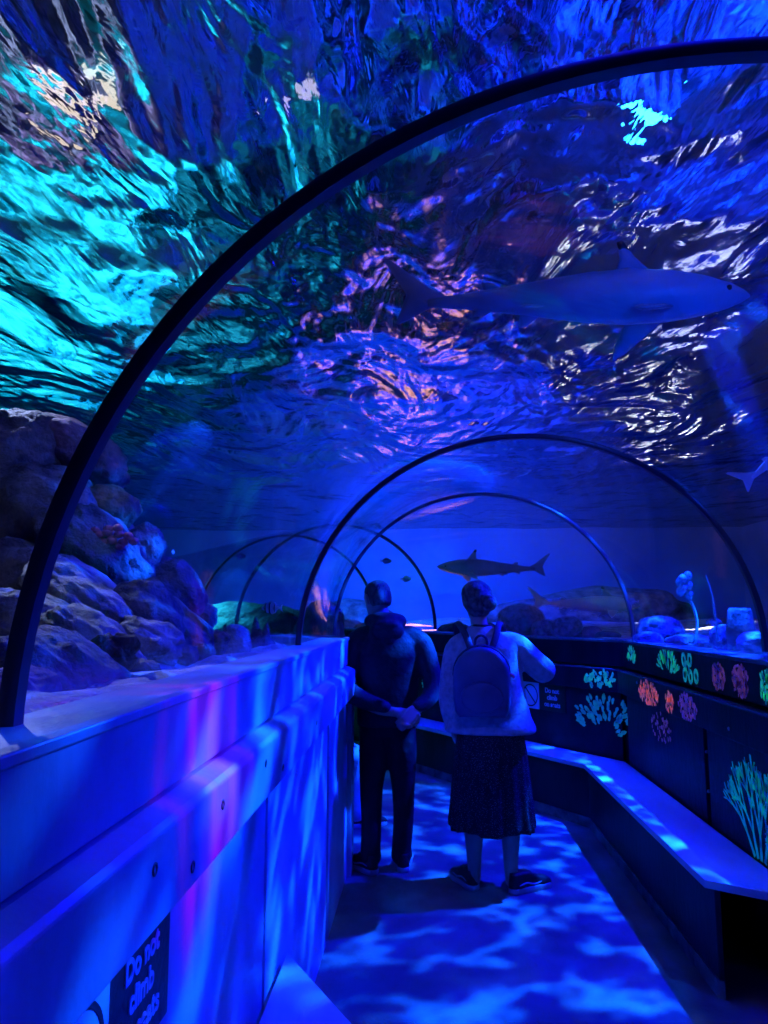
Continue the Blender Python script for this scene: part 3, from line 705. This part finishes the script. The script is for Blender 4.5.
rnd = random.Random(11)
def cells(w_, h, n, a, b, up=True):
    """short strokes radiating upwards, like a branching sponge"""
    out = []
    for k in range(n):
        t = rnd.uniform(-1, 1); f = rnd.uniform(.1, 1); ang = t*1.35; f = .12+.88*sqrt(f)
        out.append(blob2d(f*w_*sin(ang), -h*.5+f*h*cos(ang*.85), a, b, -ang, seed=k, wob=.12))
    return out
def cluster(w_, h, n, a, b):
    out = []
    for k in range(n):
        r = sqrt(rnd.random()); t = rnd.uniform(0, 2*pi); out.append(blob2d(w_*r*cos(t), h*r*sin(t), a*rnd.uniform(.7, 1.2), b*rnd.uniform(.7, 1.2), rnd.uniform(-.6, .6), seed=k))
    return out
def branchy(h, n, seed=1):
    rr = random.Random(seed); out = []
    def grow(u, v, ang, L, w_, dep):
        u2, v2 = u+L*sin(ang), v+L*cos(ang); px_, py_ = cos(ang)*w_, -sin(ang)*w_
        out.append([(u-px_, v-py_), (u+px_, v+py_), (u2+px_*.7, v2+py_*.7), (u2, v2+w_*.6), (u2-px_*.7, v2-py_*.7)])
        if dep: 
            for s_ in ((-1, 1) if rr.random() < .8 else (-1, 0, 1)): grow(u2, v2, ang+s_*rr.uniform(.15, .5), L*rr.uniform(.7, .95), w_*.8, dep-1)
    for k in range(n): grow((k-(n-1)/2)*.035, -h*.5, (k-(n-1)/2)*.34, h*.23, .0115, 4)
    return out
TB, LB, PN = -.004, .051, -.003   # faces: top beam, lower beam, panels
painting(5.62, 1.225, TB, cells(.12, .15, 60, .007, .018), 'g_green', 'green painted sponge on the top beam at the third rib')
painting(4.80, 1.225, TB, cells(.22, .16, 60, .007, .026), 'g_green', 'green painted finger coral on the top beam')
painting(4.40, 1.23, TB, [], 'g_green', 'green painted rings on the top beam', [ring2d(u, v, .016, .036) for u, v in ((-.09, -.035), (0, -.045), (.09, -.04), (.10, .045), (.0, .05), (.045, .0))])
painting(3.99, 1.222, TB, cluster(.085, .072, 150, .007, .009), 'g_pink', 'faded pink painted coral ball on the top beam')
painting(3.72, 1.222, TB, cluster(.095, .078, 190, .007, .009), 'g_pink', 'larger faded pink painted coral ball nearer on the top beam')
painting(3.45, 1.225, TB, cluster(.06, .07, 34, .008, .020), 'g_green', 'green painted leaves at the right edge of the top beam')
painting(6.0, 1.03, LB, cluster(.16, .07, 46, .014, .020), 'g_green', 'green painted flower coral on the lower beam past the bend')
painting(5.05, 1.03, LB, cluster(.22, .072, 120, .010, .014), 'g_orange', 'orange painted coral cluster on the lower beam')
painting(5.0, .82, PN, cluster(.22, .09, 60, .008, .012), 'g_dim', 'faint lower part of the orange coral on the panel')
painting(4.62, 1.02, LB, cluster(.08, .06, 40, .009, .016), 'g_orange', 'small orange painted coral on the lower beam')
painting(4.32, 1.03, LB, cluster(.15, .07, 120, .008, .011), 'g_pink', 'dull pink painted coral on the lower beam')
painting(6.02, .74, PN, cells(.34, .36, 90, .013, .026), 'g_dimgreen', 'dim green painted fan coral on the panel past the bend')
painting(3.60, .70, PN, branchy(.50, 5, 5), 'g_teal', 'teal painted branching coral on the near panel')
painting(3.30, .60, PN, branchy(.30, 4, 9), 'g_teal', 'second smaller teal branching coral at the right edge')
painting(6.95, 1.03, LB, cluster(.12, .06, 30, .012, .016), 'g_orange', 'orange painted dots on the lower beam beside the backpack wearer\'s elbow')
painting(7.0, 1.22, TB, cells(.22, .16, 40, .012, .024), 'g_green', 'bright green painted coral beside the backpack wearer\'s elbow')
painting(7.0, .66, PN, cluster(.16, .13, 40, .012, .018), 'g_dim', 'faded painted coral under the sign')
for k, (y, z, o_, mt) in enumerate(((8.75, 1.22, TB, 'g_orange'), (8.4, 1.22, TB, 'g_orange'), (8.0, 1.03, LB, 'g_dim'), (8.6, 1.03, LB, 'g_dimgreen'), (8.6, .78, PN, 'g_orange'), (8.3, .72, PN, 'g_dim'), (8.0, .85, PN, 'g_dimgreen'), (9.1, 1.22, TB, 'g_pink'), (9.1, 1.03, LB, 'g_dim'))):
    painting(y, z, o_, cluster(.15, .065 if z > .95 else .13, 60, .010, .016), mt, 'painted coral patch on the far wall between the two people')

# ------------------------------------------------------------------ the two signs
def frameM(c, right, up):
    n = right.cross(up); m4 = Matrix.Identity(4)
    for i in range(3): m4[i][0], m4[i][1], m4[i][2], m4[i][3] = right[i], up[i], n[i], c[i]
    return m4
def sign(c, right, w_, h, label):
    right = right.normalized(); up = Vector((0, 0, 1)); M4 = frameM(c, right, up)
    r = empty('warning_sign', c); tag(r, label, 'sign', 'do not climb signs')
    m = MB(); m.box((-w_/2, -h/2, -.004), (w_/2, h/2, 0), M4); m.build('sign_board', M['sign_dark'], r)
    s_ = h; x0 = -w_/2
    m = MB(); m.box((x0, -h/2, 0), (x0+s_, h/2, .0015), M4); m.build('pictogram_field', M['sign_pale'], r)
    m = MB(); cx = x0+s_/2; R_ = s_*.43; a = [M4 @ Vector((cx+q*cos(t), q*sin(t), z)) for q, z in ((R_, .0015), (R_, .0025), (R_*.88, .0025), (R_*.88, .0015)) for t in [2*pi*k/40 for k in range(40)]]
    m.rings([a[k*40:(k+1)*40] for k in range(4)], cap=False)
    Rr = Matrix.Translation(Vector((cx, 0, 0))) @ Matrix.Rotation(radians(-45), 4, 'Z'); m.box((-R_*.93, -s_*.028, .0015), (R_*.93, s_*.028, .0027), M4 @ Rr)
    m.build('prohibition_symbol', M['sign_dark'], r)
    tw = w_-s_
    text_mesh('Do not\nclimb\non seats', h*.255, 'lettering', M['sign_pale'], M4 @ Matrix.Translation(Vector((x0+s_+tw/2, 0, .001))), r, .0016*h/.2)
    return r
# on the far panel beside the woman; its face is square to that wall
cs, ds, ns = wall_frame(RW, 6.58, .835, .002)
sign(cs+Vector((0, 0, .0)), -ds, .53, .22, 'do not climb sign with struck circle, on the right wall beside the backpack wearer')
sign(Vector((-.4695, 1.205, .935)), Vector((0, 1, 0)), .47, .20, 'do not climb sign low on the left wall, half hidden under the beam')

# ------------------------------------------------------------------ people
def xf(root, ang=0):
    c = Vector(root); R = Matrix.Rotation(ang, 3, 'Z')
    return lambda *p: c + R @ Vector(p)
def torso_rings(m, T, secs, n=28):
    """secs: (x, y, z, rx, ry)"""
    rs = []
    for x, y, z, rx, ry in secs:
        rs.append([T(x+rx*math.copysign(abs(cos(a))**.85, cos(a)), y+ry*math.copysign(abs(sin(a))**.85, sin(a)), z) for a in [2*pi*k/n for k in range(n)]])
    m.rings(rs)
def head(m, T, c, yaw=0, tilt=0, s=1.0, lean=0):
    """a head facing local +y; c is its centre"""
    R = Euler((lean, tilt, yaw)).to_matrix(); c = Vector(c)
    def H(x, y, z): return T(*(c + R @ Vector((x*s, y*s, z*s))))
    rs = []
    for z, rx, ry, y0 in ((-.118, .022, .026, .052), (-.108, .038, .048, .040), (-.085, .052, .066, .026), (-.055, .062, .080, .012), (-.02, .070, .092, .004), (.02, .075, .098, -.002), (.055, .074, .096, -.006), (.085, .064, .083, -.008), (.105, .046, .060, -.008), (.117, .022, .03, -.008)):
        rs.append([H(rx*cos(a), y0+ry*sin(a), z) for a in [2*pi*k/24 for k in range(24)]])
    m.rings(rs)
    m.tube([H(0, .094, .022), H(0, .108, -.004), H(0, .118, -.026), H(0, .098, -.034)], [.008, .010, .014, .010], 10)   # nose
    m.tube([H(-.022, .088, -.058), H(0, .096, -.056), H(.022, .088, -.058)], [.006, .009, .006], 8)                    # lips
    for sx in (-1, 1):
        m.ell(H(sx*.031, .086, .018), (.014*s, .010*s, .010*s), nu=10, nv=6)
        m.tube([H(sx*.015, .096, .036), H(sx*.045, .086, .038)], [.006, .005], 6)
        m.tube([H(sx*.074, -.002, .026), H(sx*.086, -.014, .022), H(sx*.086, -.016, 0), H(sx*.078, -.004, -.022), H(sx*.073, .004, -.018)], [.007, .008, .007, .007, .005], 8)
    return H
def hand(m, T, wrist, palm_dir, normal, side, curl=.6, s=1.0):
    """a palm, four curled fingers and a thumb; all vectors in figure space"""
    w_ = Vector(wrist); d = Vector(palm_dir).normalized(); n = Vector(normal); n = (n-d*n.dot(d)).normalized(); a = d.cross(n)*side
    def V(u, v, q): return T(*(w_ + (d*u + a*v + n*q)*s))
    for v in (-.028, -.010, .010, .028): m.tube([V(-.01, v*.6, 0), V(.03, v*.9, 0), V(.082, v, 0)], [.014*s, .015*s, .0115*s], 8)
    for v, L in ((-.030, .062), (-.010, .074), (.010, .080), (.030, .072)):
        q = [V(.080, v, 0)]; ang = 0; u_, n_ = .080, 0
        for f, k in ((.42, .7), (.32, 1.1), (.26, 1.2)):
            ang += curl*k; u_ += L*f*cos(ang); n_ += L*f*sin(ang); q.append(V(u_, v, n_))
        m.tube(q, [.0098*s, .009*s, .0082*s, .0068*s], 8)
    m.tube([V(.012, .026, .004), V(.038, .050, .016), V(.066, .056, .030), V(.086, .046, .044)], [.014*s, .012*s, .010*s, .008*s], 8)

def shoe(T, heel, yaw, parent, s=1.0, upper='shoe', low=False):
    R = Matrix.Rotation(yaw, 3, 'Z'); h = Vector(heel)
    def V(x, y, z): return T(*(h + R @ Vector((x*s, y*s, z*s))))
    out = [(-.035, .0), (-.040, .03), (-.037, .09), (-.047, .16), (-.050, .205), (-.038, .25), (-.012, .272), (.018, .272), (.040, .25), (.046, .20), (.040, .15), (.034, .09), (.038, .03), (.034, .0), (.012, -.018), (-.014, -.018)]
    m = MB(); m.rings([[V(x*k, .12+(y-.12)*k, z) for x, y in out] for z, k in ((.0, .97), (.006, 1.0), (.026, 1.0), (.031, .98))]); so = m.build('sole', M['sole'], None, True)
    m = MB(); rs = []
    for z, k, ys_ in ((.028, .97, 1.0), (.045, .95, .97), (.060, .88, .88), (.075, .80, .66), (.092, .80, .48), (.105, .80, .44)):
        rs.append([V(x*k, y*ys_+.002, z) for x, y in out])
    m.rings(rs); up = m.build('sneaker', M[upper], parent, True, origin=V(0, .1, 0))
    so.parent = up; so.matrix_parent_inverse = Matrix.Translation(-V(0, .1, 0)) ; so.location = (0, 0, 0)
    m = MB(); 
    for sx in (-1, 1): m.tube([V(sx*.042, .02, .05), V(sx*.044, .07, .058), V(sx*.049, .12, .046), V(sx*.05, .17, .052)], [.003, .005, .005, .003], 6)
    st = m.build('side_stripe', M['sole'], up, True)
    return up

# man with his hands clasped behind his back
MP = (-.235, 4.78, 0); T = xf(MP, radians(6))
b = MB(); H = head(b, T, (-.065, .045, 1.622), yaw=radians(28), lean=radians(-14))
b.tube([T(-.01, -.01, 1.36), T(-.02, .0, 1.46), T(-.05, .03, 1.55)], [.07, .058, .055], 14)
torso_rings(b, T, [(0, 0, .86, .12, .09), (0, 0, 1.0, .13, .09), (0, 0, 1.2, .15, .1), (0, 0, 1.38, .15, .09), (0, 0, 1.43, .08, .06)])
LH, RH = (.045, -.185, .955), (.135, -.17, .985)
for sd, ch in ((-1, [(-.17, -.01, 1.37), (-.25, -.09, 1.12), (-.10, -.18, .985), LH]), (1, [(.17, -.01, 1.37), (.262, -.07, 1.12), (.19, -.15, .99), (.135, -.185, .955)])):
    b.tube([T(*p) for p in ch], [.05, .043, .033, .028], 12)
    b.tube([T(sd*.085, 0, .9), T(sd*.09, .01, .5), T(sd*.085, 0, .08)], [.08, .055, .035], 12)
hand(b, T, (.06, -.19, .95), (.9, -.15, -.38), (-.3, -.75, .4), 1, .75, 1.05)
hand(b, T, (.14, -.20, .965), (-.65, -.35, -.68), (.3, .6, .3), 1, .55, 1.0)
man = b.build('person', M['skin'], None, True, origin=MP); remesh(man, .0065, 3)
tag(man, 'person in black hoodie and dark jeans, standing with hands clasped behind the back', 'person')
# hoodie
m = MB()
torso_rings(m, T, [(0, .0, .85, .185, .125), (0, 0, .88, .19, .13), (0, 0, 1.0, .188, .13), (0, 0, 1.15, .195, .135), (0, -.01, 1.28, .205, .135), (-.005, -.012, 1.36, .195, .12), (-.01, -.01, 1.42, .15, .10), (-.02, 0, 1.465, .085, .085)])
m.tube([T(-.13, -.01, 1.39), T(-.20, -.025, 1.34), T(-.245, -.06, 1.2), T(-.262, -.10, 1.10), T(-.17, -.165, 1.03), T(-.03, -.195, .985)], [.075, .082, .068, .062, .055, .040], 18)
m.tube([T(.13, -.01, 1.39), T(.20, -.02, 1.34), T(.25, -.045, 1.22), T(.272, -.08, 1.10), T(.235, -.13, 1.02), T(.165, -.175, .985)], [.075, .082, .068, .060, .052, .038], 18)
hd = m.build('hoodie', M['hoodie'], man, True); remesh(hd, .011, 5)
m = MB()
m.tube([T(-.105, .05, 1.475), T(-.11, -.02, 1.49), T(-.06, -.075, 1.50), T(.01, -.085, 1.50), T(.07, -.05, 1.49), T(.075, .03, 1.475), T(.03, .09, 1.45)], [.032, .040, .045, .045, .042, .038, .03], 14)
m.ell(T(-.012, -.085, 1.432), (.112, .060, .082)); m.ell(T(-.02, -.115, 1.475), (.085, .04, .03), (.3, 0, 0)); m.ell(T(-.005, -.095, 1.37), (.06, .045, .05))
h2 = m.build('hood', M['hoodie'], hd, True); remesh(h2, .009, 4)
# jeans
m = MB()
torso_rings(m, T, [(0, .0, .80, .155, .115), (0, .0, .90, .165, .12), (0, 0, .95, .16, .115)])
for sd, kx, ax, ay in ((-1, -.100, -.105, 0), (1, .095, .085, .03)):
    m.tube([T(sd*.075, 0, .86), T(sd*.085, .0, .70), T(kx, .015, .48), T(kx, .0, .30), T(ax, ay-.01, .14), T(ax, ay, .085)], [.098, .094, .071, .062, .060, .066], 20)
jn = m.build('jeans', M['jeans'], man, True); remesh(jn, .010, 4)
shoe(T, (-.085, -.06, 0), radians(38), man); shoe(T, (.09, -.03, 0), radians(-8), man)
m = MB()
rs = []
for z, rx, ry, y0 in ((-.05, .058, .055, -.045), (-.03, .069, .064, -.040), (0, .075, .074, -.034), (.03, .079, .086, -.022), (.06, .078, .094, -.012), (.085, .068, .085, -.010), (.106, .05, .064, -.01), (.119, .024, .034, -.01)):
    rs.append([H(rx*cos(a), y0+ry*sin(a), z) for a in [2*pi*k/24 for k in range(24)]])
m.rings(rs); m.build('hair', M['hair_grey'], man, True)

# woman with the backpack
WP = (.36, 4.5, 0); T = xf(WP, radians(-4))
b = MB(); H = head(b, T, (-.055, .02, 1.602), yaw=radians(10), tilt=radians(-6), s=.97)
b.tube([T(-.03, -.01, 1.34), T(-.04, -.005, 1.44), T(-.05, .0, 1.53)], [.06, .05, .048], 14)
torso_rings(b, T, [(0, 0, .8, .13, .09), (0, 0, 1.0, .12, .085), (0, 0, 1.2, .13, .09), (0, 0, 1.38, .14, .08), (0, 0, 1.42, .07, .05)])
b.tube([T(-.16, 0, 1.36), T(-.215, -.01, 1.12), T(-.20, .03, .90)], [.045, .036, .026], 12)
b.tube([T(.15, 0, 1.36), T(.31, .09, 1.20), T(.22, .28, 1.28)], [.045, .038, .027], 12)
hand(b, T, (-.20, .035, .89), (.05, .15, -1), (.8, .3, 0), -1, .35, .95)
hand(b, T, (.22, .285, 1.285), (-.5, .5, .6), (-.4, -.5, .6), 1, .6, .95)
for sx in (-.093, .112):
    b.tube([T(sx*.9, 0, .8), T(sx, .0, .48), T(sx, -.018, .34), T(sx, -.005, .20), T(sx, 0, .06)], [.085, .056, .058, .045, .034], 14)
    b.tube([T(sx, 0, .05), T(sx, .07, .04), T(sx, .14, .03)], [.034, .034, .028], 10)
wom = b.build('person', M['skin'], None, True, origin=WP); remesh(wom, .0065, 3)
tag(wom, 'person in pale knitted cardigan, long speckled skirt and dark slip-ons, arm raised, seen from behind', 'person')
m = MB()
torso_rings(m, T, [(.01, .0, .86, .262, .165), (.01, 0, .89, .262, .165), (.005, 0, .95, .24, .15), (0, 0, 1.08, .215, .14), (0, -.005, 1.22, .195, .13), (0, -.01, 1.34, .185, .115), (-.012, -.01, 1.40, .15, .09), (-.03, -.005, 1.44, .092, .075), (-.038, -.005, 1.465, .068, .062)])
m.tube([T(-.12, 0, 1.37), T(-.18, 0, 1.32), T(-.222, -.005, 1.14), T(-.232, .0, 1.02), T(-.215, .03, .92)], [.065, .072, .058, .053, .047], 18)
m.tube([T(.12, 0, 1.37), T(.18, .01, 1.34), T(.26, .04, 1.26), T(.325, .09, 1.205), T(.30, .18, 1.235), T(.24, .26, 1.275)], [.065, .075, .075, .075, .062, .046], 18)
cd = m.build('cardigan', M['knit'], wom, True); remesh(cd, .011, 5)
m = MB(); rs = []
for z, rx, ry in ((.335, .235, .20), (.36, .238, .20), (.45, .228, .188), (.62, .215, .172), (.78, .20, .155), (.92, .17, .12), (1.0, .15, .11)):
    k = (1.0-z)/.66; ring = []
    for j in range(120):
        a = 2*pi*j/120; f = 1+.05*k*sin(17*a+.8*sin(3*a))+.02*k*sin(7*a); ring.append(T(.01+rx*f*cos(a), ry*f*sin(a), z+.008*sin(5*a)*k))
    rs.append(ring)
m.rings(rs); m.build('skirt', M['skirt'], wom, True)
shoe(T, (-.095, -.02, 0), radians(28), wom, .98); shoe(T, (.115, -.05, 0), radians(-52), wom, 1.0)
m = MB(); rs = []
for z, rx, ry, y0 in ((-.085, .045, .042, -.048), (-.06, .066, .062, -.045), (-.03, .078, .078, -.040), (0, .086, .090, -.030), (.03, .091, .100, -.022), (.06, .091, .106, -.014), (.09, .081, .098, -.012), (.114, .060, .075, -.012), (.132, .030, .042, -.012)):
    rs.append([H(rx*(1+.05*sin(7*a+z*60))*cos(a), y0+ry*(1+.05*sin(9*a-z*50))*sin(a), z) for a in [2*pi*k/40 for k in range(40)]])
m.rings(rs)
hr = m.build('hair', M['hair_fair'], wom, True)
m = MB(); m.ell(H(.052, -.115, -.01), (.046, .040, .048)); m.tube([H(.02, -.12, .03), H(.06, -.13, .02), H(.07, -.12, -.02), H(.03, -.12, -.035)], [.014, .018, .018, .012], 8)
m.build('hair_bun', M['hair_fair'], hr, True)
m = MB(); m.tube([T(-.09, .0, 1.462), T(-.07, -.05, 1.468), T(-.03, -.068, 1.468), T(.005, -.045, 1.468), T(.02, .0, 1.462)], .007, 8); m.build('necklace', M['tip'], wom, True)
# backpack
bc = Vector(T(-.035, -.225, 1.16)); bp = empty('backpack', T(-.035, -.225, .93)); tag(bp, 'small rounded navy backpack on the back of the person in the pale cardigan', 'backpack')
def bag_out(w_, h0, h1, n=10):
    pts = [(-w_*.93, h0+.03), (-w_*.80, h0)] + [(w_*.80, h0), (w_*.93, h0+.03), (w_, h0+.10)]
    pts += [(w_*cos(t), h1-w_*1.02+w_*1.02*sin(t)) for t in [pi*k/(2*n)*2 for k in range(0, n+1)]]
    pts += [(-w_, h0+.10)]; return pts
Rb = Matrix.Rotation(radians(-4), 3, 'Z')
def B(x, y, z): return bc + Rb @ Vector((x, y, z))
m = MB(); rs = []
for y, k in ((.075, .90), (.07, .97), (.05, 1), (-.03, 1), (-.055, .97), (-.068, .90), (-.074, .80)):
    rs.append([B(x*k, y, (z)*k) for x, z in bag_out(.158, -.185, .20)])
m.rings(rs); bb = m.build('bag_body', M['bag'], bp, True); bb.modifiers.new('es', 'EDGE_SPLIT').split_angle = radians(60)
m = MB(); m.tube([B(x*.985, -.034, z*.985+.004) for x, z in bag_out(.158, -.185, .20)[5:16]], .0045, 6); m.tube([B(x*1.0, .03, z*1.0+.002) for x, z in bag_out(.158, -.185, .20)[5:16]], .0045, 6); m.build('zip', M['strap'], bp, True)
m = MB(); m.rings([[B(x*k, -.066-y, -.075+z*k) for x, z in blob2d(0, 0, .118, .085, n=24, wob=0)] for y, k in ((0, 1), (.016, .98), (.022, .9))]); m.build('front_pocket', M['bag'], bp, True, bevel=.003)
m = MB(); m.tube([B(-.035, .05, .185), B(-.03, .05, .235), B(0, .05, .255), B(.03, .05, .235), B(.035, .05, .185)], .007, 8, flat=.6); m.build('handle', M['strap'], bp, True)
for sx in (-1, 1):
    m = MB(); m.tube([B(sx*.055, .05, .17), B(sx*.085, .085, .25), B(sx*.115-.01, .15, .318), B(sx*.135-.01, .235, .315), B(sx*.14, .33, .22)], .019, 10, flat=.32, up=(1, 0, 0)); m.build('shoulder_strap', M['strap'], bp, True)
m = MB(); m.tube([B(.15, -.03, .035), B(.155, -.045, .01), B(.152, -.05, -.02)], .0035, 6); m.build('zip_pull', M['zip'], bp, True)
m = MB(); m.ell(B(.158, -.04, .045), (.013, .012, .012)); m.ell(B(.172, -.035, .038), (.008, .008, .012)); m.ell(B(.145, -.04, .056), (.008, .008, .008)); m.build('charm', M['charm'], bp, True)

# person seated beyond the inner corner, mostly hidden: only a shin and shoe show
SP = (-.915, 5.60, 0); T = xf(SP, radians(-62))    # facing the walkway
b = MB(); H = head(b, T, (0, .05, 1.20), s=.95)
b.tube([T(0, -.01, .95), T(0, .0, 1.03), T(0, .02, 1.11)], [.06, .05, .048], 12)
torso_rings(b, T, [(0, 0, .50, .13, .10), (0, 0, .7, .12, .09), (0, 0, .9, .15, .09), (0, 0, 1.0, .08, .06)])
for sd in (-1, 1):
    b.tube([T(sd*.16, 0, .93), T(sd*.21, .03, .72), T(sd*.13, .25, .60)], [.045, .038, .028], 12)
    hand(b, T, (sd*.13, .255, .60), (-.1*sd, 1, -.1), (0, 0, -1), -sd, .25, .95)
    b.tube([T(sd*.09, .05, .52), T(sd*.10, .40, .49), T(sd*.10, .40, .08)], [.08, .052, .036], 12)
sp = b.build('person', M['skin'], None, True, origin=SP); remesh(sp, .008, 3)
tag(sp, 'seated person beyond the left corner, only a lit blue trouser leg and shoe showing', 'person')
m = MB(); torso_rings(m, T, [(0, 0, .47, .18, .13), (0, 0, .7, .18, .13), (0, 0, .86, .19, .125), (0, 0, .95, .13, .09), (0, 0, 1.0, .075, .07)])
for sd in (-1, 1): m.tube([T(sd*.13, 0, .92), T(sd*.19, .0, .88), T(sd*.225, .03, .72), T(sd*.15, .22, .61)], [.06, .066, .055, .042], 14)
remesh(m.build('jumper', M['hoodie'], sp, True), .014, 4)
m = MB(); torso_rings(m, T, [(0, .0, .455, .17, .13), (0, 0, .58, .16, .12)])
for sd in (-1, 1): m.tube([T(sd*.085, .04, .535), T(sd*.10, .25, .53), T(sd*.10, .40, .50), T(sd*.10, .425, .40), T(sd*.10, .40, .22), T(sd*.10, .405, .09)], [.09, .082, .075, .066, .06, .064], 16)
remesh(m.build('jeans', M['jeans_blue'], sp, True), .012, 4)
for sd in (-1, 1): shoe(T, (sd*.10, .36, 0), radians(-8*sd), sp)
m = MB(); m.rings([[H(rx*cos(a), y0+ry*sin(a), z) for a in [2*pi*k/20 for k in range(20)]] for z, rx, ry, y0 in ((-.05, .06, .055, -.045), (0, .078, .078, -.034), (.05, .082, .1, -.014), (.09, .07, .088, -.010), (.125, .026, .036, -.01))]); m.build('hair', M['hair_grey'], sp, True)
